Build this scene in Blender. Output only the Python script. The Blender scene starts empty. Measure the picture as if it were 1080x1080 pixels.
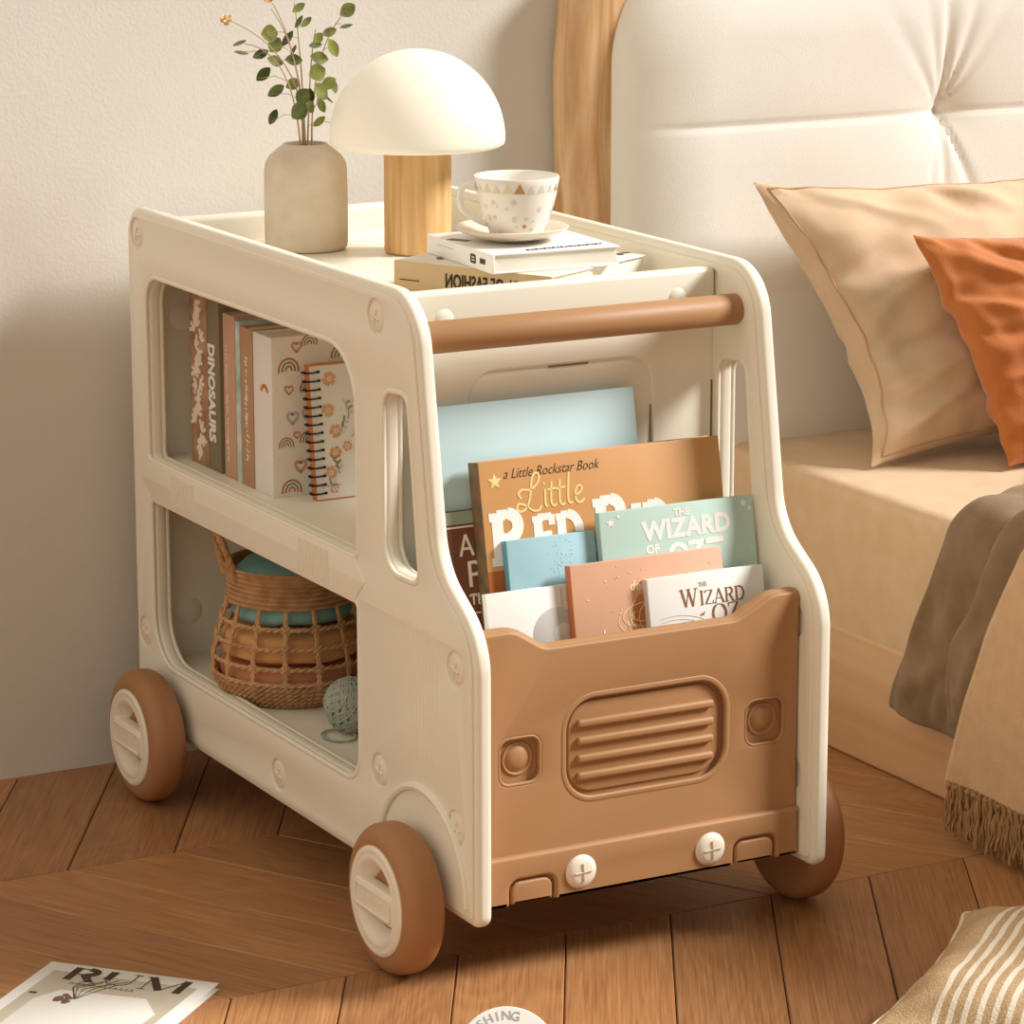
import bpy, bmesh, math, random
from mathutils import Vector, Matrix, noise
random.seed(7)
R = math.radians
C = bpy.context.scene.collection
SC = bpy.context.scene

# ------------------------------------------------------------------ camera, sky, sun, exposure
def make_camera():
    yaw, pitch, roll = 0.4993, 0.2277, -0.0007
    f = Vector((math.sin(yaw)*math.cos(pitch), math.cos(yaw)*math.cos(pitch), -math.sin(pitch)))
    r = Vector((math.cos(yaw), -math.sin(yaw), 0)); u = r.cross(f)
    r2 = r*math.cos(roll)+u*math.sin(roll); u2 = -r*math.sin(roll)+u*math.cos(roll)
    cd = bpy.data.cameras.new('camera'); co = bpy.data.objects.new('camera', cd); C.objects.link(co)
    m = Matrix((r2, u2, -f)).transposed().to_4x4(); m.translation = (-1.503, -2.8305, 1.2439)
    co.matrix_world = m
    cd.sensor_width = 36; cd.lens = 3596.7/1080*36; cd.clip_start = .05
    SC.camera = co
make_camera()
W_ = bpy.data.worlds.new('world'); SC.world = W_; W_.use_nodes = True
_nt = W_.node_tree; bg = _nt.nodes['Background']; bg.inputs[0].default_value = (1.0, .88, .71, 1)
_tc = _nt.nodes.new('ShaderNodeTexCoord'); _dp = _nt.nodes.new('ShaderNodeVectorMath'); _dp.operation = 'DOT_PRODUCT'
_dp.inputs[1].default_value = (-.82, .0, .57)          # the room is brighter to the left and overhead
_mr = _nt.nodes.new('ShaderNodeMapRange'); _mr.inputs['From Min'].default_value = -.15; _mr.inputs['From Max'].default_value = 1.0
_mr.inputs['To Min'].default_value = .045; _mr.inputs['To Max'].default_value = .90
_nt.links.new(_tc.outputs['Generated'], _dp.inputs[0]); _nt.links.new(_dp.outputs['Value'], _mr.inputs['Value']); _nt.links.new(_mr.outputs[0], bg.inputs[1])
sd = bpy.data.lights.new('sun', 'SUN'); so = bpy.data.objects.new('sun', sd); C.objects.link(so)
sd.energy = 4.6; sd.angle = R(17); sd.color = (1.0, .985, .965)
so.rotation_euler = Vector((-1.2, .60, -1.0)).to_track_quat('-Z', 'Y').to_euler(); so.location = (2, -2, 3)
SC.view_settings.view_transform = 'Standard'; SC.view_settings.look = 'None'
SC.view_settings.gamma = 1; SC.view_settings.exposure = 0.14; SC.view_settings.use_curve_mapping = False

# ------------------------------------------------------------------ materials
def lin(h):
    h = h.lstrip('#'); v = [int(h[i:i+2], 16)/255 for i in (0, 2, 4)]
    return tuple(c/12.92 if c <= .04045 else ((c+.055)/1.055)**2.4 for c in v)+(1,)
MATS = {}
def nd(nt, t, **kw):
    n = nt.nodes.new(t)
    for k, v in kw.items(): setattr(n, k, v)
    return n
def mat(name, col, rough=.5, bump=0, bscale=200, col2=None, cscale=8, stretch=(1,1,1), detail=4, spec=.4, sheen=0, sss=0, metal=0, coord='Object', distort=0, bstretch=None, coat=0):
    if name in MATS: return MATS[name]
    m = bpy.data.materials.new(name); m.use_nodes = True; nt = m.node_tree
    p = nt.nodes['Principled BSDF']
    p.inputs['Base Color'].default_value = lin(col); p.inputs['Roughness'].default_value = rough
    p.inputs['Specular IOR Level'].default_value = spec; p.inputs['Metallic'].default_value = metal
    if sheen: p.inputs['Sheen Weight'].default_value = sheen; p.inputs['Sheen Roughness'].default_value = .5
    if coat: p.inputs['Coat Weight'].default_value = coat
    if sss:
        p.inputs['Subsurface Weight'].default_value = sss; p.inputs['Subsurface Radius'].default_value = (.01, .008, .006)
    tc = nd(nt, 'ShaderNodeTexCoord')
    if col2 is not None:
        mp = nd(nt, 'ShaderNodeMapping'); mp.inputs['Scale'].default_value = stretch
        nz = nd(nt, 'ShaderNodeTexNoise'); nz.inputs['Scale'].default_value = cscale; nz.inputs['Detail'].default_value = detail; nz.inputs['Distortion'].default_value = distort
        cr = nd(nt, 'ShaderNodeValToRGB'); cr.color_ramp.elements[0].position = .32; cr.color_ramp.elements[1].position = .68
        cr.color_ramp.elements[0].color = lin(col); cr.color_ramp.elements[1].color = lin(col2)
        nt.links.new(tc.outputs[coord], mp.inputs[0]); nt.links.new(mp.outputs[0], nz.inputs['Vector'])
        nt.links.new(nz.outputs['Fac'], cr.inputs[0]); nt.links.new(cr.outputs[0], p.inputs['Base Color'])
    if bump:
        mp2 = nd(nt, 'ShaderNodeMapping'); mp2.inputs['Scale'].default_value = bstretch or stretch
        n2 = nd(nt, 'ShaderNodeTexNoise'); n2.inputs['Scale'].default_value = bscale; n2.inputs['Detail'].default_value = 3
        bp = nd(nt, 'ShaderNodeBump'); bp.inputs['Strength'].default_value = bump; bp.inputs['Distance'].default_value = .002
        nt.links.new(tc.outputs[coord], mp2.inputs[0]); nt.links.new(mp2.outputs[0], n2.inputs['Vector'])
        nt.links.new(n2.outputs['Fac'], bp.inputs['Height']); nt.links.new(bp.outputs[0], p.inputs['Normal'])
    MATS[name] = m; return m
CREAM = mat('cream_plastic', '#eee8d6', .42, .03, 400)
CREAM2 = mat('cream_cap', '#ece2d0', .4, .03, 400)
BROWN = mat('caramel_plastic', '#ad8158', .52, .05, 500)
TAN = mat('tan_rubber', '#a87850', .5, .04, 300)
WALLM = mat('plaster', '#d9d2c8', .9, .22, 240, '#e0dad1', 2.2)
LINENW = mat('headboard_fabric', '#efeae1', .85, .25, 900, sheen=.2)
BEDWOOD = mat('oak_light', '#d0a478', .5, .12, 60, '#dcb78f', 12, (1, .12, 3), 6, distort=.6)
POSTWOOD = mat('oak_post', '#bd8a58', .5, .2, 60, '#e3c094', 20, (1.8, 1.8, .22), 6, distort=1.2)
LAMPWOOD = mat('oak_lamp', '#c4915a', .45, .15, 80, '#e3bf88', 34, (2.4, 2.4, .12), 6, distort=.5)
SHEET = mat('sheet_linen', '#d9b78e', .9, .25, 700, '#dfc09a', 30, sheen=.2)
PILLOW = mat('pillow_velvet', '#cdae8c', .9, .2, 600, '#d6ba9a', 14, sheen=.3)
PIPE = mat('pillow_piping', '#c29a72', .9)
RUST = mat('rust_velvet', '#b9682b', .85, .25, 500, '#c5763a', 14, sheen=.35)
TAUPE = mat('taupe_quilt', '#7e6346', .92, .4, 500, '#907454', 22, sheen=.15)
TAUPEHIGHLIGHT = mat('taupe_highlight', '#a88c6b', .92)  # lighter taupe, the quilt's edge highlight put into the colour
THROW = mat('throw_wool', '#c9a27a', .95, .35, 450, '#d2ad86', 40, sheen=.2)
FRINGE = mat('throw_fringe', '#a98258', .95, .3, 300)
STONE = mat('vase_stone', '#d8c7b0', .85, .2, 300, '#e5d7c4', 26)
WHITE = mat('white_paper', '#f2efe9', .6)
PAGE = mat('page_block', '#efe9dc', .8, .3, 60, bstretch=(1, 60, 1))
PORC = mat('porcelain', '#f5f0e8', .18, spec=.5)
SAUCER = mat('saucer_glaze', '#e6d9c3', .3)
BLACK = mat('black_ink', '#26211d', .6)
DKBROWN = mat('dark_brown_ink', '#4a2e1f', .6)
STRAW = mat('seagrass', '#c79d72', .8, .6, 160, '#ad8156', 70)
STRAWL = mat('seagrass_rope', '#d2a97e', .8, .5, 260, '#b88c60', 60)
TEAL = mat('teal_cloth', '#86b4b2', .95, .3, 400)
CLAY = mat('clay_cloth', '#d49a60', .95, .25, 300, '#dba76f', 12)
SALMON = mat('salmon_cloth', '#cc8b68', .95, .25, 300)
YARN = mat('sage_yarn', '#a3ab9c', .95, .4, 300, '#b1b8a9', 90)
LEAF = mat('leaf', '#5a5f28', .55, .1, 200, '#898c3f', 60)
LEAFD = mat('leaf_dark', '#3a431c', .55, .1, 200, '#5f6a2b', 60)
STEM = mat('stem', '#b39a78', .7)
DRYFL = mat('dried_petal', '#dcae6a', .9, .4, 300, '#e8c892', 60)

# ------------------------------------------------------------------ mesh builder
COVERS = {}
class MB:
    def __init__(s): s.v = []; s.f = []; s.mi = []; s.mats = []
    def m(s, mt):
        if mt not in s.mats: s.mats.append(mt)
        return s.mats.index(mt)
    def add(s, v, f, mt, M=None):
        o = len(s.v); k = s.m(mt)
        s.v += [tuple(M @ Vector(p)) if M else tuple(p) for p in v]
        s.f += [tuple(i+o for i in q) for q in f]; s.mi += [k]*len(f)
    def mesh(s, me, mt, M=None):
        s.add([p.co[:] for p in me.vertices], [tuple(p.vertices) for p in me.polygons], mt, M)
    def box(s, lo, hi, mt, b=0, M=None, seg=2):
        bm = bmesh.new(); bmesh.ops.create_cube(bm, size=1)
        d = [hi[i]-lo[i] for i in range(3)]
        for v in bm.verts: v.co = Vector([lo[i]+(v.co[i]+.5)*d[i] for i in range(3)])
        if b: bmesh.ops.bevel(bm, geom=bm.edges[:], offset=b, segments=seg, profile=.5, affect='EDGES')
        bm.verts.index_update()
        s.add([v.co[:] for v in bm.verts], [[v.index for v in f.verts] for f in bm.faces], mt, M); bm.free()
    def tube(s, pts, r, mt, n=8, closed=False, M=None, caps=True, flat=None):
        P = [Vector(p) for p in pts]; N = len(P); vs = []; fs = []
        up = None
        for i, p in enumerate(P):
            a = P[(i-1) % N] if (closed or i > 0) else p; b = P[(i+1) % N] if (closed or i < N-1) else p
            t = (b-a).normalized() if (b-a).length > 1e-9 else Vector((0, 0, 1))
            if up is None:
                up = t.orthogonal().normalized() if flat is None else Vector(flat)
            u = (up - t*up.dot(t))
            u = u.normalized() if u.length > 1e-6 else t.orthogonal().normalized()
            if flat is None: up = u
            w = t.cross(u); rr = r(i/(N-1) if N > 1 else 0) if callable(r) else r
            for k in range(n):
                an = 2*math.pi*k/n; vs.append(p+u*math.cos(an)*rr+w*math.sin(an)*rr)
        for i in range(N if closed else N-1):
            for k in range(n):
                a = i*n+k; b = i*n+(k+1) % n; c = ((i+1) % N)*n+(k+1) % n; d = ((i+1) % N)*n+k
                fs.append((a, b, c, d))
        if caps and not closed:
            fs.append(tuple(range(n))[::-1]); fs.append(tuple((N-1)*n+k for k in range(n)))
        s.add(vs, fs, mt, M)
    def lathe(s, prof, mt, c=(0, 0, 0), n=64, axis='z', M=None):
        vs = []; fs = []; K = len(prof)
        for j in range(n):
            a = 2*math.pi*j/n; ca, sa = math.cos(a), math.sin(a)
            for r, h in prof:
                vs.append((c[0]+r*ca, c[1]+r*sa, c[2]+h) if axis == 'z' else (c[0]+h, c[1]+r*ca, c[2]+r*sa) if axis == 'x' else (c[0]+r*ca, c[1]+h, c[2]-r*sa))
        for j in range(n):
            for k in range(K-1):
                a = j*K+k; b = j*K+k+1; cc = ((j+1) % n)*K+k+1; d = ((j+1) % n)*K+k
                fs.append((a, d, cc, b))
        s.add(vs, fs, mt, M)
    def prism(s, outer, holes, t, mt, M, b=.001, res=2):
        """2D outline with holes, thickness t centred on local z=0, rounded by b"""
        cu = bpy.data.curves.new('tmp', 'CURVE'); cu.dimensions = '2D'; cu.fill_mode = 'BOTH'
        for ring in [outer]+list(holes):
            sp = cu.splines.new('POLY'); sp.points.add(len(ring)-1)
            for q, k in zip(sp.points, ring): q.co = (k[0], k[1], 0, 1)
            sp.use_cyclic_u = True
        b = min(b, t/2*.98); cu.extrude = t/2-b; cu.bevel_depth = b; cu.bevel_resolution = res; cu.offset = -b
        o = bpy.data.objects.new('tmp', cu); s.mesh(o.to_mesh(), mt, M); o.to_mesh_clear()
        bpy.data.objects.remove(o); bpy.data.curves.remove(cu)
    def text(s, body, size, mt, M, depth=.00012, bold=0, shear=0, align='CENTER', space=1.0, sx=1.0):
        cu = bpy.data.curves.new('tmp', 'FONT'); cu.body = body; cu.size = size; cu.extrude = depth; cu.offset = bold
        cu.shear = shear; cu.align_x = align; cu.align_y = 'CENTER'; cu.space_character = space; cu.resolution_u = 3
        o = bpy.data.objects.new('tmp', cu); s.mesh(o.to_mesh(), mt, M @ Matrix.Diagonal((sx, 1, 1, 1))); o.to_mesh_clear()
        bpy.data.objects.remove(o); bpy.data.curves.remove(cu)
    def build(s, name, parent=None, smooth=40, weld=True):
        if name in ('cover_print', 'spine_print'):          # print belongs to the cover itself
            old, cv = COVERS.pop(parent.name); o = len(cv.v); cv.v += s.v; cv.f += [tuple(i+o for i in q) for q in s.f]
            cv.mi += [cv.m(s.mats[k]) for k in s.mi]; me0 = old.data; bpy.data.objects.remove(old); bpy.data.meshes.remove(me0)
            return cv.build('cover', parent, smooth, weld)
        me = bpy.data.meshes.new(name); me.from_pydata([tuple(v) for v in s.v], [], s.f)
        for mt in s.mats: me.materials.append(mt)
        me.polygons.foreach_set('material_index', s.mi)
        if weld or True:
            bm = bmesh.new(); bm.from_mesh(me)
            if weld: bmesh.ops.remove_doubles(bm, verts=bm.verts, dist=2e-6)
            bmesh.ops.recalc_face_normals(bm, faces=bm.faces); bm.to_mesh(me); bm.free()
        if smooth:
            me.shade_smooth(); me.set_sharp_from_angle(angle=R(smooth))
        me.update()
        o = bpy.data.objects.new(name, me); C.objects.link(o)
        if parent: o.parent = parent
        if name == 'cover': COVERS[parent.name] = (o, s)
        return o
def thing(name, label, cat, loc=(0, 0, 0), rot=(0, 0, 0), group=None):
    o = bpy.data.objects.new(name, None); C.objects.link(o); o.location = loc; o.rotation_euler = rot
    o.empty_display_size = .05
    return tag(o, label, cat, group)
def tag(o, label, cat, group=None):
    o['label'] = label; o['category'] = cat
    if group: o['group'] = group
    return o
def struct(o): o['kind'] = 'structure'; return o
def copy_tree(o, parent=None):
    c = o.copy(); C.objects.link(c)
    if parent: c.parent = parent
    for ch in list(o.children): copy_tree(ch, c)
    return c
def rpoly(pts, rad, n=8):
    out = []; N = len(pts)
    for i in range(N):
        p = Vector(pts[i]).to_2d() if len(pts[i]) > 2 else Vector(pts[i]); a = Vector(pts[i-1]); b = Vector(pts[(i+1) % N])
        r = rad[i] if isinstance(rad, (list, tuple)) else rad
        u = (a-p); w = (b-p); la, lb = u.length, w.length; u.normalize(); w.normalize()
        ang = u.angle(w)
        if r <= 0 or ang > math.pi-.01: out.append(tuple(p)); continue
        d = min(r/math.tan(ang/2), la*.49, lb*.49); rr = d*math.tan(ang/2)
        bis = (u+w).normalized(); c = p+bis*(rr/math.sin(ang/2))
        s0 = p+u*d-c; s1 = p+w*d-c
        a0 = math.atan2(s0.y, s0.x); da = math.atan2(s1.y, s1.x)-a0
        while da > math.pi: da -= 2*math.pi
        while da < -math.pi: da += 2*math.pi
        for k in range(n+1):
            t = a0+da*k/n; out.append((c.x+rr*math.cos(t), c.y+rr*math.sin(t)))
    return out
def inset(pts, d):
    """offset a dense polygon inwards by d (negative = outwards)"""
    N = len(pts); A = sum(pts[i-1][0]*pts[i][1]-pts[i][0]*pts[i-1][1] for i in range(N))
    sg = 1 if A > 0 else -1; out = []
    for i in range(N):
        a = Vector(pts[i-1]); p = Vector(pts[i]); b = Vector(pts[(i+1) % N])
        e1 = (p-a); e2 = (b-p)
        if e1.length < 1e-7: e1 = e2
        if e2.length < 1e-7: e2 = e1
        e1 = e1.normalized(); e2 = e2.normalized()
        n1 = Vector((-e1.y, e1.x))*sg; n2 = Vector((-e2.y, e2.x))*sg
        n = (n1+n2).normalized(); n = n/max(.5, n.dot(n1)); out.append(tuple(p+n*d))
    return out
def circ(x, y, r, n=28): return [(x+r*math.cos(2*math.pi*k/n), y+r*math.sin(2*math.pi*k/n)) for k in range(n)]
def MX(x0, sgn=1):  # local (x,y,z) -> world y, z, x   (side panels)
    return Matrix(((0, 0, sgn, x0), (1, 0, 0, 0), (0, 1, 0, 0), (0, 0, 0, 1)))
def MY(y0):         # local (x,y,z) -> world x, z, -y  (fronts)
    return Matrix(((1, 0, 0, 0), (0, 0, -1, y0), (0, 1, 0, 0), (0, 0, 0, 1)))
def FR(x, y, z): return Matrix(((1, 0, 0, x), (0, 0, -1, y), (0, 1, 0, z), (0, 0, 0, 1)))

# ------------------------------------------------------------------ room
def wood_floor():
    m = bpy.data.materials.new('oak_parquet'); m.use_nodes = True; nt = m.node_tree; p = nt.nodes['Principled BSDF']
    p.inputs['Roughness'].default_value = .42; p.inputs['Specular IOR Level'].default_value = .35
    uv = nd(nt, 'ShaderNodeUVMap', uv_map='grain'); at = nd(nt, 'ShaderNodeAttribute', attribute_name='tint')
    mp = nd(nt, 'ShaderNodeMapping'); mp.inputs['Scale'].default_value = (4.5, 190, 1)
    nz = nd(nt, 'ShaderNodeTexNoise'); nz.inputs['Scale'].default_value = 1.8; nz.inputs['Detail'].default_value = 9; nz.inputs['Roughness'].default_value = .62; nz.inputs['Distortion'].default_value = .25
    nt.links.new(uv.outputs[0], mp.inputs[0]); nt.links.new(mp.outputs[0], nz.inputs['Vector'])
    mp2 = nd(nt, 'ShaderNodeMapping'); mp2.inputs['Scale'].default_value = (1.6, 7, 1)
    n3 = nd(nt, 'ShaderNodeTexNoise'); n3.inputs['Scale'].default_value = 1.3; n3.inputs['Detail'].default_value = 1; n3.inputs['Distortion'].default_value = .5
    nt.links.new(uv.outputs[0], mp2.inputs[0]); nt.links.new(mp2.outputs[0], n3.inputs['Vector'])
    # cathedral rings out of a smooth noise
    mu = nd(nt, 'ShaderNodeMath', operation='MULTIPLY'); mu.inputs[1].default_value = 90
    sn = nd(nt, 'ShaderNodeMath', operation='SINE'); nt.links.new(n3.outputs['Fac'], mu.inputs[0]); nt.links.new(mu.outputs[0], sn.inputs[0])
    ma = nd(nt, 'ShaderNodeMath', operation='MULTIPLY_ADD'); ma.inputs[1].default_value = .035
    nt.links.new(sn.outputs[0], ma.inputs[0]); nt.links.new(nz.outputs['Fac'], ma.inputs[2])
    cr = nd(nt, 'ShaderNodeValToRGB'); e = cr.color_ramp.elements
    e[0].position = .28; e[0].color = lin('#8a5c3a'); e[1].position = .72; e[1].color = lin('#bb895a')
    e2 = e.new(.5); e2.color = lin('#a7764b')
    nt.links.new(ma.outputs[0], cr.inputs[0])
    hs = nd(nt, 'ShaderNodeHueSaturation'); nt.links.new(cr.outputs[0], hs.inputs['Color'])
    mr = nd(nt, 'ShaderNodeMapRange'); mr.inputs['To Min'].default_value = .86; mr.inputs['To Max'].default_value = 1.12
    nt.links.new(at.outputs['Fac'], mr.inputs[0]); nt.links.new(mr.outputs[0], hs.inputs['Value'])
    nt.links.new(hs.outputs[0], p.inputs['Base Color'])
    bp = nd(nt, 'ShaderNodeBump'); bp.inputs['Strength'].default_value = .18; bp.inputs['Distance'].default_value = .0015
    nt.links.new(ma.outputs[0], bp.inputs['Height']); nt.links.new(bp.outputs[0], p.inputs['Normal'])
    gap = mat('parquet_gap', '#3a2415', .8)
    verts = []; faces = []; mi = []; uvs = []; tints = []
    cw, pw, k = .445, .1283, .577; g = .0012; bv = .0012
    x0, x1 = -3.2, 2.4
    for col in range(-9, 2):
        ya = .127+col*cw; yb = min(ya+cw, .925)
        odd = col % 2
        sgn = 1 if odd else -1            # dx/dy
        for i in range(-30, 24):
            xa = .046+i*pw if not odd else .046+i*pw-k*cw
            f = lambda y: sgn*k*(y-ya)
            L = xa; Rr = xa+pw
            if max(Rr+f(yb), Rr) < x0 or min(L, L+f(yb)) > x1: continue
            def ring(d, z):
                return [(L+d*1.16+f(ya+d), ya+d, z), (Rr-d*1.16+f(ya+d), ya+d, z), (Rr-d*1.16+f(yb-d), yb-d, z), (L+d*1.16+f(yb-d), yb-d, z)]
            o = len(verts); verts += ring(g/2+bv, 0)+ring(g/2, -bv)
            fs = [(o, o+1, o+2, o+3)]+[(o+a, o+4+a, o+4+(a+1) % 4, o+(a+1) % 4) for a in range(4)]
            t = random.random(); ou, ov = random.uniform(0, 50), random.uniform(0, 50)
            for q in fs:
                faces.append(q); mi.append(0); tints.append(t)
                for vi in q:
                    x, y, z = verts[vi]; al = (y-ya)*.866+sgn*(x-xa)*.5; ac = (x-xa)*.866-sgn*(y-ya)*.5
                    uvs.append((al+ou, ac+ov))
    o = len(verts); verts += [(x0, -4, -.0025), (x1, -4, -.0025), (x1, .925, -.0025), (x0, .925, -.0025)]
    faces.append((o, o+1, o+2, o+3)); mi.append(1); tints.append(0); uvs += [(0, 0)]*4
    me = bpy.data.meshes.new('floor'); me.from_pydata(verts, [], faces)
    me.materials.append(m); me.materials.append(gap); me.polygons.foreach_set('material_index', mi)
    ul = me.uv_layers.new(name='grain'); ul.data.foreach_set('uv', [c for u in uvs for c in u])
    ta = me.attributes.new('tint', 'FLOAT', 'FACE'); ta.data.foreach_set('value', tints)
    o = bpy.data.objects.new('floor', me); C.objects.link(o); struct(o)
wood_floor()
w = MB(); w.box((-3.2, .922, -.02), (2.4, 1.0, 2.6), WALLM); struct(w.build('wall_back', smooth=0))

# ------------------------------------------------------------------ the shelf cart
WD, T, ZB, L, H = .42, .0218, .073, .872, .694
OUT = rpoly([(0, ZB), (0, .372), (.0877, .428), (.1294, H), (L, H), (L, ZB)], [.014, .075, .075, .062, .034, .02], 12)
UW = rpoly([(.263, .402), (.815, .402), (.815, .616), (.263, .616)], [.006, .006, .032, .062], 8)
LW = rpoly([(.263, .158), (.811, .158), (.811, .349), (.263, .349)], [.03, .055, .006, .006], 8)
SL = rpoly([(.122, .404), (.197, .403), (.197, .585), (.146, .589)], [.012, .03, .018, .014], 8)
SCREWS = [(.838, .664), (.213, .66), (.043, .333), (.466, .108), (.214, .182), (.043, .169), (.841, .184)]
AX_F, AX_R, AZ = .1155, .769, .0785
cart = thing('shelf_cart', 'cream and caramel toy truck shaped shelf cart on four wheels beside the bed', 'shelf')
def side_panel(side):
    s = 1 if side < 0 else -1; xx = lambda d: d if side < 0 else WD-d
    b = MB()
    OPEN = (UW, LW, SL) if side < 0 else (UW, SL)  # unseen lower window of the right panel closed to darken the bottom compartment
    b.prism(OUT, list(OPEN), T-.005, CREAM, MX(xx(T/2)), .006, 4)
    arch = [(AX_F+.097*math.cos(t), AZ+.014+.097*math.sin(t)) for t in [math.pi*k/24 for k in range(25)]]
    for d in (.0016, T-.0016):
        wins = [inset(q, -.006) for q in OPEN]
        holes = wins+[circ(y, z, .0185) for y, z in SCREWS]
        b.prism(inset(OUT, .0085), holes, .0036, CREAM, MX(xx(d)), .0014, 2)
        for q in OPEN:
            b.prism(inset(q, -.0065), [inset(q, -.0004)], .0052, CREAM, MX(xx(d)), .0022, 3)
        rail = rpoly([(.241, .3765), (.2665, .3985), (.8115, .3985), (.841, .376), (.808, .3525), (.2665, .3525)], .003, 3)
        b.prism(rail, [], .0062, CREAM, MX(xx(d)), .002, 2)
    # raised lip of the wheel arch, only at the front
    b.tube([(xx(-.0002), y, z) for y, z in arch if z > .09], .0045, CREAM, 8)
    # fluted strips
    for y in [.745-.0055*k for k in range(12)]+[.40-.0055*k for k in range(14)]:
        b.tube([(xx(-.0019), y, .358), (xx(-.0019), y, .393)], .0011, CREAM, 6)
    for y in [.150-.0075*k for k in range(10)]:
        b.tube([(xx(.0), y, .225), (xx(.0), y, .36)], .0009, CREAM, 6)
    p = b.build('side_panel', cart)
    for y, z in SCREWS:
        c = MB(); c.lathe([(0, -.0012), (.0125, -.0009), (.0155, .0004), (.0165, .002)], CREAM2, (xx(.0012) if side < 0 else xx(.0012), y, z), 28, 'x') if side < 0 else c.lathe([(0, .0012), (.0125, .0009), (.0155, -.0004), (.0165, -.002)], CREAM2, (xx(.0012), y, z), 28, 'x')
        for a in (R(20), R(110)):
            dy, dz = .008*math.cos(a), .008*math.sin(a)
            c.tube([(xx(-.0002), y-dy, z-dz), (xx(-.0002), y+dy, z+dz)], .0013, CREAM2, 6)
        c.build('screw_cap', p)
    return p
side_panel(-1); side_panel(1)
xa, xb = T-.001, WD-T+.001
b = MB(); b.box((xa, .214, .622), (xb, .852, .645), CREAM, .003)
b.box((xa, .842, .625), (xb, .868, .676), CREAM, .005, seg=3)
b.box((xa, .206, .622), (xb, .226, .681), CREAM, .005, seg=3); b.build('tabletop', cart)
b = MB(); b.box((xa, .226, .376), (xb, .848, .396), CREAM, .003); b.build('middle_shelf', cart)
b = MB(); b.box((xa, .226, .125), (xb, .848, .146), CREAM, .003); b.build('bottom_shelf', cart)
b = MB(); b.box((xa, .848, .125), (xb, .864, .63), CREAM, .003)
for z in (.20, .56): b.lathe([(0, -.004), (.013, -.0035), (.017, 0)], CREAM, (.06, .848, z), 24, 'y')
b.build('back_panel', cart)
# divider behind the book pocket, with a shallow recess
b = MB()
div = [(xa, .12), (xb, .12), (xb, .64), (xa, .64)]
rec = rpoly([(.105, .16), (.323, .16), (.323, .593), (.105, .593)], .03, 8)
b.prism(div, [rec], .006, CREAM, MY(.211), .0028, 3); b.box((xa, .2103, .12), (xb, .224, .64), CREAM)
b.box((.198, .2095, .5905), (.246, .2100, .5922), mat('slot_dark', '#7d6a50', .8)); b.box((.3213, .2095, .47), (.3228, .2100, .54), MATS['slot_dark'])
b.box((xb-.0035, .2075, .20), (xb-.0015, .212, .56), MATS['slot_dark'])
b.build('divider_panel', cart)
b = MB(); b.lathe([(0, 0), (.0150, 0), (.0165, .002), (.0165, WD-2*T-.002), (.015, WD-2*T), (0, WD-2*T)], BROWN, (T, .163, .643), 40, 'x'); b.build('handle_bar', cart)
for xs in (.075, .352):
    b = MB(); b.lathe([(0, -.0025), (.008, -.002), (.011, 0), (.011, .003)], CREAM, (xs, .2062, .652), 24, 'y'); b.build('screw_cap', cart)

# front pocket panel
x0, x1 = T+.0012, WD-T-.0012
FO = rpoly([(x0, .083), (x1, .083), (x1, .367), (.364, .367), (.322, .345), (.094, .345), (.060, .367), (x0, .367)], [.003, .003, .006, .03, .034, .034, .03, .006], 8)
GR = rpoly([(.118, .182), (.308, .182), (.308, .288), (.118, .288)], .034, 10)
HL = [rpoly([(cx-.0235, .208), (cx+.0235, .208), (cx+.0235, .257), (cx-.0235, .257)], .012, 6) for cx in (.066, .356)]
b = MB()
b.prism(FO, [inset(GR, -.001), HL[0], HL[1]], .009, BROWN, MY(.0345), .003, 3)
b.prism(FO, [], .015, BROWN, MY(.0445), .005, 3)
top = [p for p in FO if p[1] > .34]
b.tube([(x, .042, z-.0085) for x, z in inset(FO, 0) if z > .34], .0108, BROWN, 12)
# stepped bumper along the foot
notch = lambda cx: [(cx-.0262, .083), (cx-.0262, .110), (cx+.0262, .110), (cx+.0262, .083)]
BO = rpoly([(x0, .083)]+notch(.0775)+notch(.3425)+[(x1, .083), (x1, .135), (x0, .135)], [.001, .001, .011, .011, .001, .001, .011, .011, .001, .002, .003, .003], 6)
b.prism(BO, [], .012, BROWN, MY(.0295), .004, 4)
for z in (.325, .19, .245, .285): b.lathe([(0, -.006), (.006, -.006), (.0075, -.004), (.0075, .006)], BROWN, (x1+.0005, .05, z), 16, 'x')
fp = b.build('front_panel', cart)
b = MB()
b.prism(inset(GR, -.0055), [inset(GR, .0015)], .005, BROWN, MY(.0318), .0024, 4)
b.prism(inset(GR, .005), [], .006, BROWN, MY(.0375), .002, 3)
for z in (.205, .2235, .242, .2605):
    b.box((.133, .0292, z-.0042), (.294, .036, z+.0042), BROWN, .0028, seg=3)
b.build('grille', fp)
for q, cx in zip(HL, (.066, .356)):
    b = MB(); b.prism(inset(q, -.0018), [inset(q, .0018)], .004, BROWN, MY(.0318), .0018, 3)
    b.lathe([(0, -.0035), (.007, -.0030), (.012, -.0012), (.0138, 0.0008), (.0138, .004)], BROWN, (cx, .037, .2335), 32, 'y')
    b.tube([(cx+.0165*math.cos(t), .037, .2335+.0165*math.sin(t)) for t in [2*math.pi*k/32 for k in range(32)]], .0016, BROWN, 8, True)
    b.build('headlight', fp)
for cx in (.0775, .3425):
    b = MB(); b.prism(rpoly([(cx-.0235, .084), (cx+.0235, .084), (cx+.0235, .1075), (cx-.0235, .1075)], [.001, .001, .010, .010], 6), [], .01, BROWN, MY(.0300), .003, 3); b.build('bumper_block', fp)
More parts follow.
